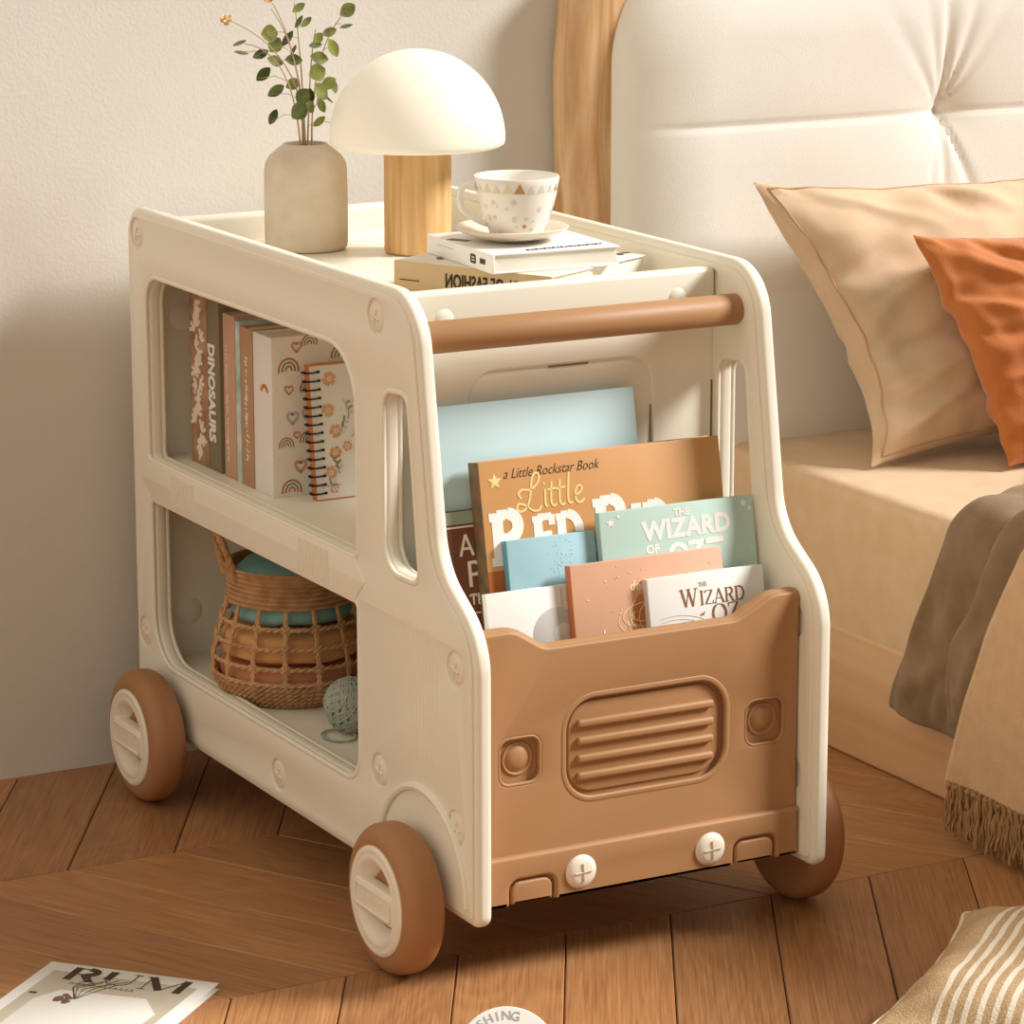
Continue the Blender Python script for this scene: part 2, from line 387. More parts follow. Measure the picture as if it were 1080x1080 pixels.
for cx, cz in ((.133, .1075), (.287, .1065)):
    b = MB(); b.lathe([(0, -.0052), (.010, -.0048), (.0155, -.0032), (.0178, 0), (.0178, .004)], CREAM2, (cx, .0235, cz), 36, 'y')
    gm = mat('screw_slot', '#c9b899', .5)
    for a in (R(4), R(94)):
        dx, dz = .0095*math.cos(a), .0095*math.sin(a)
        b.tube([(cx-dx, .0186, cz-dz), (cx+dx, .0186, cz+dz)], .0014, gm, 6)
    sc = b.build('screw_cap', fp); sc['label'] = 'cream cross slotted screw cap'
b = MB(); b.box((x0, .050, .225), (x1, .2075, .240), BROWN, .002); b.build('pocket_floor', cart)

def make_wheel(side, y):
    sg = 1 if side < 0 else -1; ox = (lambda d: d) if side < 0 else (lambda d: WD-d)
    xc = -.0308; hw = .0222; rr = .018; RT = .0785
    prof = [(.050, xc-hw+.001)]
    prof += [(RT-rr+rr*math.sin(t), xc-hw+rr-rr*math.cos(t)) for t in [math.pi/2*k/8 for k in range(9)]]
    prof += [(RT-rr+rr*math.cos(t), xc+hw-rr+rr*math.sin(t)) for t in [math.pi/2*k/8 for k in range(9)]]
    prof += [(.03, xc+hw), (.0, xc+hw)]
    P = [(r, ox(d)) for r, d in prof]
    b = MB(); b.lathe(P, TAN, (0, y, AZ), 72, 'x'); wv = b.build('wheel', cart)
    h = MB(); e = xc-hw
    hub = [(.0575, .004), (.0575, -.001), (.0555, -.0028), (.0525, -.0032), (.050, -.0024), (.0485, -.0024), (.046, -.0034), (.0425, -.0026), (.038, .001), (.031, .010), (.029, .014)]
    h.lathe([(r, ox(e+d)) for r, d in hub], CREAM2, (0, y, AZ), 64, 'x')
    h.lathe([(.031, ox(e+.012)), (0, ox(e+.012))], TAN, (0, y, AZ), 48, 'x')
    bar = rpoly([(y-.044, AZ-.0165), (y+.044, AZ-.0165), (y+.044, AZ+.0165), (y-.044, AZ+.0165)], .006, 5)
    h.prism(bar, [], .016, CREAM2, MX(ox(e+.004)), .003, 3)
    fr1 = rpoly([(y-.040, AZ-.0125), (y+.040, AZ-.0125), (y+.040, AZ+.0125), (y-.040, AZ+.0125)], .005, 5); fr2 = rpoly([(y-.0375, AZ-.010), (y+.0375, AZ-.010), (y+.0375, AZ+.010), (y-.0375, AZ+.010)], .003, 5)
    h.prism(fr1, [fr2], .003, CREAM2, MX(ox(e-.0042)), .0008, 2)
    for k in range(9): yy = y+.026-.0065*k; h.tube([(ox(e-.0040), yy, AZ-.0035), (ox(e-.0040), yy-.001, AZ+.0035)], .0009, CREAM2, 5)
    h.build('hub_cap', wv)
    a = MB(); a.lathe([(0, ox(xc+hw-.004)), (.012, ox(xc+hw-.004)), (.012, ox(T-.004)), (0, ox(T-.004))], CREAM2, (0, y, AZ), 24, 'x'); a.build('axle', wv)
for y in (AX_F, AX_R):
    make_wheel(-1, y); make_wheel(1, y)

# ------------------------------------------------------------------ lettering helpers (stroke glyphs with serifs)
def ARC(cx, cy, rx, ry, a0, a1, n=14): return [(cx+rx*math.cos(R(a0+(a1-a0)*k/n)), cy+ry*math.sin(R(a0+(a1-a0)*k/n))) for k in range(n+1)]
G = {  # width, [(points, 'T'/'t')], [serif positions]
 'R': (.80, [([(.17, 0), (.17, 1)], 'T'), ([(.17, .96), (.42, .96)], 't'), (ARC(.42, .735, .21, .225, 90, -90), 'T'), ([(.42, .51), (.17, .51)], 't'), ([(.42, .5), (.68, 0)], 'T')], [(.17, 0), (.17, 1), (.70, 0)]),
 'E': (.72, [([(.17, 0), (.17, 1)], 'T'), ([(.17, .96), (.60, .96)], 't'), ([(.17, .5), (.48, .5)], 't'), ([(.17, .04), (.62, .04)], 't'), ([(.60, 1), (.60, .74)], 't'), ([(.62, 0), (.62, .28)], 't'), ([(.48, .40), (.48, .6)], 't')], [(.17, 0), (.17, 1)]),
 'D': (.86, [([(.17, 0), (.17, 1)], 'T'), ([(.17, .96), (.38, .96)], 't'), (ARC(.38, .5, .34, .46, 90, -90), 'T'), ([(.38, .04), (.17, .04)], 't')], [(.17, 0), (.17, 1)]),
 'W': (1.16, [([(.08, 1), (.34, 0)], 'T'), ([(.34, 0), (.56, .95)], 't'), ([(.54, .95), (.80, 0)], 'T'), ([(.80, 0), (1.04, 1)], 't')], [(.08, 1), (.54, 1), (1.04, 1)]),
 'I': (.40, [([(.2, 0), (.2, 1)], 'T')], [(.2, 0), (.2, 1)]),
 'Z': (.74, [([(.08, .96), (.66, .96)], 't'), ([(.62, .94), (.10, .06)], 'T'), ([(.08, .04), (.68, .04)], 't'), ([(.08, .96), (.08, .78)], 't'), ([(.68, .04), (.68, .24)], 't')], []),
 'A': (.86, [([(.10, 0), (.42, 1)], 't'), ([(.42, 1), (.76, 0)], 'T'), ([(.22, .34), (.62, .34)], 't')], [(.10, 0), (.76, 0)]),
 'O': (.96, [(ARC(.48, .5, .38, .47, 60, -60), 'T'), (ARC(.48, .5, .38, .47, -60, -120), 't'), (ARC(.48, .5, .38, .47, -120, -240), 'T'), (ARC(.48, .5, .38, .47, 120, 60), 't')], []),
 'F': (.66, [([(.17, 0), (.17, 1)], 'T'), ([(.17, .96), (.58, .96)], 't'), ([(.17, .5), (.46, .5)], 't'), ([(.58, 1), (.58, .76)], 't')], [(.17, 0), (.17, 1)]),
 'T': (.74, [([(.37, 0), (.37, 1)], 'T'), ([(.06, .96), (.68, .96)], 't'), ([(.06, .96), (.06, .76)], 't'), ([(.68, .96), (.68, .76)], 't')], [(.37, 0)]),
 'H': (.86, [([(.17, 0), (.17, 1)], 'T'), ([(.69, 0), (.69, 1)], 'T'), ([(.17, .5), (.69, .5)], 't')], [(.17, 0), (.17, 1), (.69, 0), (.69, 1)]),
 'U': (.90, [([(.17, 1), (.17, .36)], 'T'), (ARC(.44, .36, .27, .33, 180, 360), 't'), ([(.71, .36), (.71, 1)], 't')], [(.17, 1), (.71, 1)]),
 'M': (1.10, [([(.14, 0), (.14, 1)], 't'), ([(.14, 1), (.52, .05)], 'T'), ([(.52, .05), (.90, 1)], 't'), ([(.92, 0), (.92, 1)], 'T')], [(.14, 0), (.92, 0), (.92, 1), (.12, 1)]),
 'P': (.76, [([(.17, 0), (.17, 1)], 'T'), ([(.17, .96), (.40, .96)], 't'), (ARC(.40, .72, .22, .24, 90, -90), 'T'), ([(.40, .48), (.17, .48)], 't')], [(.17, 0), (.17, 1)]),
}
def ribbon(b, pts, w, mt, M, d=.0003, sheet=None):
    """flat stroke with slight thickness; pts in the local xy plane"""
    L_, R_ = [], []
    for i in range(len(pts)):
        p = Vector(pts[i]); a = Vector(pts[max(0, i-1)]); c = Vector(pts[min(len(pts)-1, i+1)])
        t = (c-a)
        if t.length < 1e-9: continue
        t.normalize(); n = Vector((-t.y, t.x))*w/2; L_.append(p+n); R_.append(p-n)
    N = len(L_); vs = [(q.x, q.y, d) for q in L_]+[(q.x, q.y, d) for q in R_]+[(q.x, q.y, -d) for q in L_]+[(q.x, q.y, -d) for q in R_]
    fs = []
    for i in range(N-1):
        fs += [(i, N+i, N+i+1, i+1), (2*N+i, 2*N+i+1, 3*N+i+1, 3*N+i), (i, i+1, 2*N+i+1, 2*N+i), (N+i, 3*N+i, 3*N+i+1, N+i+1)]
    fs += [(0, 2*N, 3*N, N), (N-1, 2*N-1, 4*N-1, 3*N-1)]
    b.add(vs, fs, mt, M)
def smooth_path(P, n=6):
    P = [Vector(p) for p in P]; out = []
    for i in range(len(P)-1):
        p0, p1, p2, p3 = P[max(0, i-1)], P[i], P[i+1], P[min(len(P)-1, i+2)]
        for k in range(n):
            t = k/n; out.append(.5*((2*p1)+(p2-p0)*t+(2*p0-5*p1+4*p2-p3)*t*t+(3*p1-p0-3*p2+p3)*t**3))
    out.append(P[-1]); return [tuple(p) for p in out]
def glyphs(b, word, h, mt, M, wT=.13, wt=.045, ser=.26, serh=.05, shear=0, space=1.0, d=.0003, sx=1.0):
    tot = sum(G[c][0] for c in word)*h*space*sx; x = -tot/2
    k = 0
    for c in word:
        gw, st, sf = G[c]
        tr = lambda p: (x+(p[0]*sx)*h*space+shear*p[1]*h, (p[1]-.5)*h)
        for pts, ty in st:
            k += 1
            ribbon(b, [tr(p) for p in pts], (wT if ty == 'T' else wt)*h, mt, M, d+.00001*(k % 5))
        for sx_, sy in sf:
            k += 1; yy = sy+(serh/2 if sy < .5 else -serh/2)
            a = tr((sx_, yy)); ribbon(b, [(a[0]-ser/2*h, a[1]), (a[0]+ser/2*h, a[1])], serh*h, mt, M, d+.00001*(k % 5)+.000003)
        x += gw*h*space*sx

# ------------------------------------------------------------------ books
def book(name, label, w, h, t, cover, loc, rot=(0, 0, 0), spine=None, group='', cat='book', board=.0018, rnd=.0008, page=PAGE):
    """bottom-left-front corner at the origin; spine on the left, front cover faces -y"""
    r = thing(name, label, cat, loc, rot, group or None)
    p = MB(); p.box((.0015, board, .003), (w-.003, t-board, h-.003), page); p.build('page_block', r, 0)
    c = MB(); c.box((0, 0, 0), (w, board, h), cover, rnd); c.box((0, t-board, 0), (w, t, h), cover, rnd)
    c.box((-.0006, .0002, 0), (.0022, t-.0002, h), spine or cover, rnd)
    r['w'] = w
    return r, c
LEAN = -.19
def pocket(name, label, x, y, ztop, w, t, cover, spine=None, zb=.241, lean=LEAN):
    h = (ztop-zb)/math.cos(lean)
    return book(name, label, w, h, t, cover, (x, y-(ztop-zb)*math.tan(-lean), zb), (lean, 0, 0), spine, 'picture books in the front pocket')+(h,)
ltblue = mat('cover_pale_blue', '#b9d2d6', .5, col2='#c2d9dc', cscale=6)
r, c, h = pocket('picture_book', 'large plain pale blue book, tallest and rearmost in the front pocket', .036, .197, .564, .257, .008, ltblue); c.build('cover', r)
chestnut = mat('cover_chestnut', '#70402a', .5)
r, c, h = pocket('picture_book', 'dark chestnut book with cream capitals, mostly hidden behind the orange book at left', .046, .1674, .461, .20, .008, chestnut, mat('sage_band', '#97a793', .6)); c.build('cover', r)
cr_ = mat('cream_print', '#efe3c9', .6)
b = MB(); b.box((.0, -.0006, h-.014), (.2, .0, h-.001), MATS['sage_band']); ribbon(b, [(0, h-.017), (.2, h-.017)], .0018, cr_, FR(0, -.0002, 0))
glyphs(b, 'A', .022, cr_, FR(.029, -.0002, h-.036), .13, .12, .1, .02); glyphs(b, 'P', .026, cr_, FR(.036, -.0002, h-.066), .14, .12, .1, .02)
glyphs(b, 'TE', .011, cr_, FR(.036, -.0002, h-.092), .16, .14, .1, .02); ribbon(b, [(.03, h-.106), (.06, h-.106)], .0015, cr_, FR(0, -.0002, 0)); b.build('cover_print', r)
orange = mat('cover_orange', '#d0a068', .45, col2='#c88f55', cscale=3)
orsp = mat('spine_worn', '#8c6a42', .6, col2='#5f5442', cscale=60)
r, c, h = pocket('picture_book', 'wide orange book with white slab capitals and yellow script title', .0855, .1545, .5115, .287, .022, orange, orsp); c.build('cover', r)
b = MB(); yl = mat('print_yellow', '#ecd78c', .6); wp = mat('print_white', '#f1eee8', .6)
glyphs(b, 'R', .054, wp, FR(.0275, -.0002, h-.080), .24, .18, .34, .16, sx=.95)
glyphs(b, 'ED', .041, wp, FR(.086, -.0002, h-.0815), .25, .18, .31, .15, sx=.93)
glyphs(b, 'R', .054, wp, FR(.149, -.0002, h-.078), .24, .18, .34, .16, sx=.95); glyphs(b, 'ID', .041, wp, FR(.196, -.0002, h-.081), .25, .18, .31, .15, sx=.93)
rust_ = mat('cover_rust_lower', '#b3622f', .5); b.box((0.0005, -.00022, 0), (.2865, .0001, h-.112), rust_)
st = [(math.cos(R(90+36*k))*(.0085 if k % 2 == 0 else .0038), math.sin(R(90+36*k))*(.0085 if k % 2 == 0 else .0038)) for k in range(10)]
b.prism(st, [], .0006, yl, FR(.017, -.0002, h-.021), .0001, 1)
lt = [[(-.034, .036), (-.037, .041), (-.032, .045), (-.024, .044), (-.015, .049), (-.0115, .056), (-.0135, .0605), (-.018, .059), (-.021, .051), (-.024, .036), (-.029, .026), (-.036, .023), (-.040, .0265), (-.037, .031), (-.029, .028), (-.021, .0225), (-.0145, .0225), (-.0115, .027)],
      [(-.0055, .043), (-.0065, .028), (-.004, .025)], [(.0025, .050), (.0005, .030), (.0035, .025), (.0065, .027)], [(-.003, .042), (.0075, .043)], [(.0125, .051), (.0105, .030), (.0135, .025), (.0165, .027)], [(.0065, .042), (.018, .043)], [(.0235, .058), (.0205, .032), (.0225, .026), (.0255, .027)],
      [(.028, .033), (.0345, .0355), (.0375, .040), (.0345, .043), (.0305, .0395), (.029, .032), (.0315, .026), (.036, .026), (.040, .029)]]
for q in lt: ribbon(b, smooth_path(q), .0022, yl, FR(.080, -.0002, h-.0775))
b.box((.0735-.0012, -.0004, h-.0775+.0475), (.0735+.0012, .0001, h-.0775+.0497), yl)
b.text('a Little Rockstar Book', .0145, DKBROWN, FR(.083, -.0002, h-.0150), .0001, -.0001, .4, sx=.85)
b.build('cover_print', r)
teal = mat('cover_teal', '#b9d3c9', .5); r, c, h = pocket('picture_book', 'pale teal book titled in bold white capitals with corner stars', .2085, .1214, .452, .186, .010, teal, mat('spine_teal', '#9fbfb6', .5)); c.build('cover', r)
b = MB(); b.text('THE', .0105, wp, FR(.098, -.0002, h-.0095), .0001, .0004); b.text('WIZARD', .0265, wp, FR(.103, -.0002, h-.026), .0001, .0012, space=1.05, sx=.98)
b.text('OF', .0125, wp, FR(.060, -.0002, h-.0445), .0001, .0005); b.text('OZ', .030, wp, FR(.100, -.0002, h-.0525), .0001, .001); ribbon(b, [(.124, h-.0425), (.146, h-.0425)], .006, wp, FR(0, -.0002, 0))
for sx_, sz, sr in ((.012, .012, .005), (.022, .006, .0028), (.174, .008, .005), (.181, .014, .003), (.180, .055, .0015), (.178, .03, .001), (.182, .04, .001), (.172, .022, .001)):
    q = [(math.cos(R(90+36*k))*(sr if k % 2 == 0 else sr*.4), math.sin(R(90+36*k))*(sr if k % 2 == 0 else sr*.4)) for k in range(10)]
    b.prism(q, [], .0005, wp, FR(sx_, -.0002, h-sz), .0001, 1)
b.build('cover_print', r)
blue = mat('cover_blue', '#98bfca', .5, col2='#a3c8d1', cscale=30); r, c, h = pocket('picture_book', 'small plain mid blue book left of the pale teal book', .104, .1285, .433, .1035, .010, blue, mat('spine_blue', '#5d96a5', .5)); c.build('cover', r)
b = MB()
for k in range(46):
    a = random.uniform(0, 6.3); q = random.random()**.5; ribbon(b, [(.062+.016*q*math.cos(a), h-.022+.02*q*math.sin(a)), (.0628+.016*q*math.cos(a), h-.022+.02*q*math.sin(a))], .0007, wp, FR(0, -.0002, 0))
b.build('cover_print', r)
wcov = mat('cover_white', '#efece6', .5)
r, c, h = pocket('picture_book', 'plain white book with grey disc motif at left end of pocket', .070, .1087, .3855, .098, .009, wcov); c.build('cover', r)
gy = mat('print_grey', '#c9c5bf', .6); b = MB(); b.prism(circ(.078, h-.05, .028, 40), [], .0005, gy, FR(0, -.0002, 0), .0001, 1); b.prism(circ(.085, h-.05, .011, 30), [], .0006, mat('print_grey_light', '#dbd8d2', .6), FR(0, -.0004, 0), .0001, 1)
b.text('story collection', .006, gy, FR(.086, -.0002, h-.022) @ Matrix.Rotation(R(90), 4, 'Z'), .0002); b.build('cover_print', r)
sal = mat('cover_salmon', '#dbae90', .5, col2='#d3a080', cscale=5); r, c, h = pocket('picture_book', 'salmon book sprinkled with tiny pale stars and a beige sketch', .1625, .1007, .406, .1815, .011, sal, mat('spine_salmon', '#c0733f', .5)); c.build('cover', r)
b = MB(); spk = mat('print_cream', '#f0dfae', .6)
for k in range(34):
    xx, zz = random.uniform(.008, .172), random.uniform(.006, .085); sr = random.choice((.0008, .0011, .0016))
    q = [(math.cos(R(90+45*j))*(sr if j % 2 == 0 else sr*.4), math.sin(R(90+45*j))*(sr if j % 2 == 0 else sr*.4)) for j in range(8)]
    b.prism(q, [], .0005, spk, FR(xx, -.0002, h-zz), .0001, 1)
b.text('den', .014, spk, FR(.078, -.0002, h-.029), .0002, .0003)
rs = mat('print_rust', '#bd7040', .6); b.prism([(.066, h-.083), (.1, h-.083), (.1, h-.04), (.078, h-.038), (.07, h-.05)], [], .0005, rs, FR(0, -.0001, 0), .0001, 1)
for k in range(12): ribbon(b, ARC(.088+random.uniform(-.006, .006), h-.062+random.uniform(-.004, .004), .022+random.uniform(-.012, .016), .014+random.uniform(-.008, .008), random.uniform(0, 360), random.uniform(100, 500)), .0007, spk, FR(0, -.0002, 0))
ribbon(b, [(.027, h-.088), (.036, h-.08), (.034, h-.086), (.044, h-.0855)], .003, wp, FR(0, -.0002, 0)); ribbon(b, [(.0335, h-.079), (.0335, h-.070)], .0015, wp, FR(0, -.0002, 0)); b.build('cover_print', r)
r, c, h = pocket('picture_book', 'small pale book with brown serif title, frontmost at right of pocket', .2455, .086, .385, .1405, .010, mat('cover_pale', '#e9e6df', .45, col2='#efece7', cscale=5), mat('spine_pale', '#cfcabd', .5)); c.build('cover', r)
b = MB(); bz = mat('print_bronze', '#8c5f3a', .5)
glyphs(b, 'THE', .0045, gy, FR(.066, -.0002, h-.012), .16, .08, .25, .06); glyphs(b, 'W', .0185, bz, FR(.0485, -.0002, h-.0245), .12, .04, .26, .04); glyphs(b, 'IZARD', .0150, bz, FR(.0885, -.0002, h-.0262), .12, .04, .26, .04, sx=1.02)
b.text('of', .0065, bz, FR(.062, -.0002, h-.043), .0002, 0, .3); glyphs(b, 'OZ', .0205, bz, FR(.091, -.0002, h-.0445), .12, .04, .26, .04, sx=1.0)
for k in range(5): ribbon(b, ARC(.03, h-.075, .03+.006*k, .018+.004*k, 20, 110), .0005, gy, FR(0, -.0001, 0))
b.build('cover_print', r)

# upper shelf, spines towards the open side
SZ = .396
def upright(label, y1, y0, h, w, cover, spine=None, x=.048, name='book', rz=0, lean=0):
    return book(name, label, w, h, y1-y0, cover, (x, y0, SZ), (lean, 0, R(rz)), spine, 'books on the middle shelf')
ST = lambda y, z: Matrix(((0, 0, -1, -.0008), (0, -1, 0, y), (-1, 0, 0, z), (0, 0, 0, 1)))   # spine text, reading downwards
def squiggle(b, mt, y, z0, z1, wd, seed, step=.004):
    rr = random.Random(seed); z = z1
    while z > z0:
        hh = rr.uniform(.5, 1)*wd
        for k in range(2): ribbon(b, [(0, rr.uniform(-hh/2, 0)), (rr.uniform(.0008, .0025), rr.uniform(0, hh/2))], .0011, mt, ST(y, z-k*.001))
        z -= step*rr.uniform(.7, 1.3)
jung = mat('cover_jungle', '#94694a', .6, col2='#bd9775', cscale=40)
r, c = upright('brown and cream patterned hardback at the wall end of the middle shelf', .799, .749, .212, .14, jung); c.build('cover', r)
b = MB(); wl = mat('print_leaf_cream', '#e8ddca', .6); rb = random.Random(3)
for k in range(26):
    z = .014+.0072*k; y = rb.uniform(.014, .036); a = rb.uniform(0, 360)
    for s in range(3):
        aa = R(a+s*50); ribbon(b, [(0, 0), (math.cos(aa)*.006, math.sin(aa)*.006), (math.cos(aa+.3)*.012, math.sin(aa+.3)*.012)], .0045, wl, ST(y, z), .0003+.00004*(3*k+s) % .001)
b.build('spine_print', r)
olive = mat('cover_olive', '#85785f', .6); r, c = upright('olive grey hardback spine lettered in white capitals beside the patterned one', .748, .714, .208, .14, olive); c.build('cover', r)
b = MB(); b.text('DINOSAURS', .0245, wp, ST(.0235, .092) @ Matrix.Diagonal((1, 1, 1, 1)), .0003, .0010, sx=.86); b.build('spine_print', r)
pink = mat('cover_pink', '#c99f85', .6); r, c = upright('dusty pink hardback with faint white spine lettering', .703, .670, .191, .14, pink); c.build('cover', r)
b = MB(); squiggle(b, wp, .023, .02, .155, .008, 4); b.build('spine_print', r)
thin = mat('cover_white_teal', '#dfe3dd', .6, col2='#7fb0b0', cscale=30); r, c = upright('thin white and teal mottled book between pink and tan spines', .669, .656, .187, .14, thin); c.build('cover', r)
tan_ = mat('cover_tan', '#b8906c', .6); r, c = upright('tan hardback with white lettered spine next to the rainbow notebook', .655, .622, .183, .14, tan_); c.build('cover', r)
b = MB(); squiggle(b, wp, .017, .03, .15, .013, 8, .005); b.build('spine_print', r)
rbw = mat('cover_rainbow_base', '#efe7da', .6); r, c = upright('thick cream notebook printed with little rainbows and hearts', .620, .570, .182, .145, rbw, mat('notebook_spine', '#e9e6e0', .6)); c.build('cover', r)
b = MB(); ra = mat('print_terracotta', '#c4764a', .6); rt = mat('print_sea', '#6c9893', .6); rk = mat('print_blush', '#d9a58b', .6)
def rainbow(x, z, s=1):
    for k, mt in enumerate((ra, rbw, rt, rbw, ra)):
        ribbon(b, ARC(x, z, .0115*s-.002*s*k, .0125*s-.002*s*k, -10, 190, 16), .0021*s, mt, FR(0, -.0002, 0))
def heart(x, z, s, mt):
    ribbon(b, [(x+s*.55*math.sin(t)**3, z+s*(.5*math.cos(t)-.2*math.cos(2*t)-.08*math.cos(3*t))) for t in [2*math.pi*k/20 for k in range(21)]], s*.28, mt, FR(0, -.0002, 0))
for x, z, s in ((.020, .144, 1.05), (.046, .172, .8), (.046, .120, 1), (.016, .058, .75), (.043, .062, .85), (.022, .006, 1), (.055, .030, .8), (.075, .10, 1), (.085, .155, 1), (.10, .05, 1)): rainbow(x, z, s)
for x, z, s, mt in ((.020, .122, .009, rk), (.024, .090, .012, gy), (.030, .170, .010, rk), (.029, .070, .007, rk), (.033, .034, .012, rk), (.043, .092, .012, gy)): heart(x, z, s, mt)
sp_ = random.Random(5)
for k in range(70):
    x, z = sp_.uniform(.004, .14), sp_.uniform(.006, .178); ribbon(b, [(x, z), (x+.0008, z)], .0008, rk, FR(0, -.0002, 0))
ribbon(b, ARC(0, .02, .018, .05, 60, 120), .0045, ra, Matrix(((0, 0, -1, -.0008), (-1, 0, 0, .02), (0, 1, 0, .055), (0, 0, 0, 1)))); b.build('cover_print', r)
# spiral notebook
flor = mat('cover_floral_base', '#ece8e1', .6); ced = mat('cover_orange_edge', '#cf7d45', .6)
r, c = book('spiral_notebook', 'floral spiral bound notebook with orange edges in front of the rainbow notebook', .14, .152, .012, flor, (.0835, .532, SZ+.0005), (-.12, 0, 0), ced, 'books on the middle shelf', 'notebook')
c.box((-.0004, -.0003, .1505), (.1405, .012, .1526), ced); c.box((-.0004, -.0003, -.0002), (.1405, .012, .0012), ced); c.build('cover', r)
b = MB(); sp = mat('spiral_wire', '#2b2724', .4, metal=.6)
for k in range(15):
    z = .008+.0097*k; b.tube([(.0025+.0085*math.cos(t), .005+.0085*math.sin(t)*.9, z+.0004*math.sin(t)) for t in [2*math.pi*j/16 for j in range(16)]], .0011, sp, 6, True)
    for x in (-.0055, .011): b.box((x-.0014, -.0012, z-.0014), (x+.0014, .0004, z+.0014), sp)
b.build('spiral_binding', r)
b = MB(); pe = mat('print_peach', '#e0a57a', .6); ps = mat('print_stem', '#9a8a74', .6); pl = mat('print_pale_leaf', '#d8d3c8', .6); fr = random.Random(11)
for x, z in ((.024, .135), (.020, .100), (.026, .052), (.041, .058), (.019, .030), (.028, .076), (.07, .1), (.08, .05), (.1, .13), (.09, .02), (.022, .012)):
    mt = fr.choice((pe, rk, ra, pe)); s = fr.uniform(.8, 1.2)
    for k in range(6): a = R(60*k+fr.uniform(0, 20)); ribbon(b, [(x, z), (x+.005*s*math.cos(a), z+.005*s*math.sin(a)), (x+.007*s*math.cos(a), z+.007*s*math.sin(a))], .0045*s, mt, FR(0, -.0002-.00002*k, 0))
    ribbon(b, ARC(x, z, .002, .002, 0, 360), .0012, rbw, FR(0, -.0007, 0))
for k in range(15):
    x, z = fr.uniform(.02, .12), fr.uniform(.01, .14); a = fr.uniform(20, 160); pts = [(x+.006*j*math.cos(R(a+j*8)), z+.006*j*math.sin(R(a+j*8))) for j in range(4)]
    ribbon(b, pts, .0007, ps, FR(0, -.0003, 0))
    for px, pz in pts[1:]:
        for s in (-1, 1): aa = R(a+s*50); ribbon(b, [(px, pz), (px+.003*math.cos(aa), pz+.003*math.sin(aa)), (px+.006*math.cos(aa), pz+.006*math.sin(aa))], .0022, fr.choice((pl, pl, ps)), FR(0, -.0003, 0))
b.build('cover_print', r)

# ------------------------------------------------------------------ on the tabletop
TZ = .6455
sp1 = mat('cover_fashion', '#cdb187', .6); wtop = mat('cover_fashion_front', '#e9e2d2', .5)
ang = R(27)
r, c = book('art_book', 'thick tan spined book with mirrored black capitals, under the white book', .184, .205, .033, wtop, (.224, .248, TZ+.033), (R(-90), 0, ang), sp1)
c.build('cover', r)
b = MB(); MR = Matrix(((0, 0, -1, -.0010), (0, -1, 0, .0165), (1, 0, 0, .102), (0, 0, 0, 1)))
# spine reads mirrored from the room
b.text('SCHOOL OF FASHION', .0215, BLACK, Matrix(((0, 0, -1, -.0010), (0, -1, 0, .017), (-1, 0, 0, .070), (0, 0, 0, 1))) @ Matrix.Diagonal((-1, 1, 1, 1)), .0003, .0005, sx=.62)
ribbon(b, [(0, 0), (.026, 0)], .0012, DKBROWN, Matrix(((0, 0, -1, -.0010), (0, -1, 0, .020), (-1, 0, 0, .197), (0, 0, 0, 1))))
for x, z, ww in ((.03, .165, .02), (.06, .17, .015), (.13, .03, .03), (.15, .06, .02), (.165, .02, .02)):
    ribbon(b, [(x, z), (x+ww*.4, z+.008), (x+ww, z+.002)], .007, mat('cover_photo_dark', '#4b4f4a', .5), FR(0, -.0002, 0))
b.build('cover_print', r)
r, c = book('art_book', 'white hardback book lying under the teacup and saucer', .150, .168, .021, mat('cover_bright_white', '#f3f1ed', .4), (.176, .289, TZ+.0332+.021), (R(-90), 0, R(-3)))
c.build('cover', r); b = MB()
SW = lambda y, z: Matrix(((0, 0, -1, -.0010), (0, -1, 0, y), (-1, 0, 0, z), (0, 0, 0, 1)))
dg = mat('print_dark_grey', '#4d453c', .6)
b.prism(rpoly([(-.0068, -.005), (.0068, -.005), (.0068, .005), (-.0068, .005)], .0025, 4), [rpoly([(-.004, -.0023), (.004, -.0023), (.004, .0023), (-.004, .0023)], .001, 3)], .0004, dg, SW(.0105, .048), .0001, 1)
ribbon(b, [(-.004, 0), (.004, 0)], .0014, dg, SW(.0105, .048))
for k in range(5): ribbon(b, [(-.002, -.0026), (-.0016, .003)], .0013, dg, SW(.0105, .030-.0028*k*(1 if k else 0)-.002))
ribbon(b, [(-.03, .002), (.012, .002)], .0006, gy, SW(.0095, .11))
for k in range(9):
    x = .045+.0105*k; z = .013+.0008*k
    ribbon(b, [(x, z-.003), (x+.003, z+.004), (x+.0065, z-.001), (x+.009, z+.003)], .0035, BLACK, FR(0, -.0002, 0))
ribbon(b, [(.004, .12), (.018, .1)], .010, mat('print_petrol', '#4e5f5e', .5), FR(0, -.0002, 0)); b.build('cover_print', r)
SCZ = TZ+.0332+.0212
b = MB(); cs = (.243, .371, SCZ)
b.lathe([(0, .0005), (.026, .0005), (.028, .002), (.040, .0042), (.056, .0105), (.0615, .0142), (.0622, .0152), (.0605, .0160), (.050, .0118), (.036, .0068), (.027, .0050), (0, .0045)], SAUCER, cs, 64)
tag(b.build('saucer', smooth=60), 'beige glazed saucer under the teacup on the white book', 'saucer')
cup = thing('teacup', 'white teacup with tiny brown and grey motifs on saucer', 'cup', (cs[0]-.006, cs[1]-.022, SCZ+.0062))
b = MB(); CP = [(0, .0003), (.026, .0003), (.0275, .002), (.029, .006), (.0335, .017), (.0385, .031), (.0425, .046), (.0450, .060), (.0458, .0655)]
b.lathe(CP+[(.0452, .0668), (.0440, .0655), (.0435, .060), (.0408, .046), (.0365, .031), (.031, .017), (.025, .008), (0, .006)], PORC, n=72)
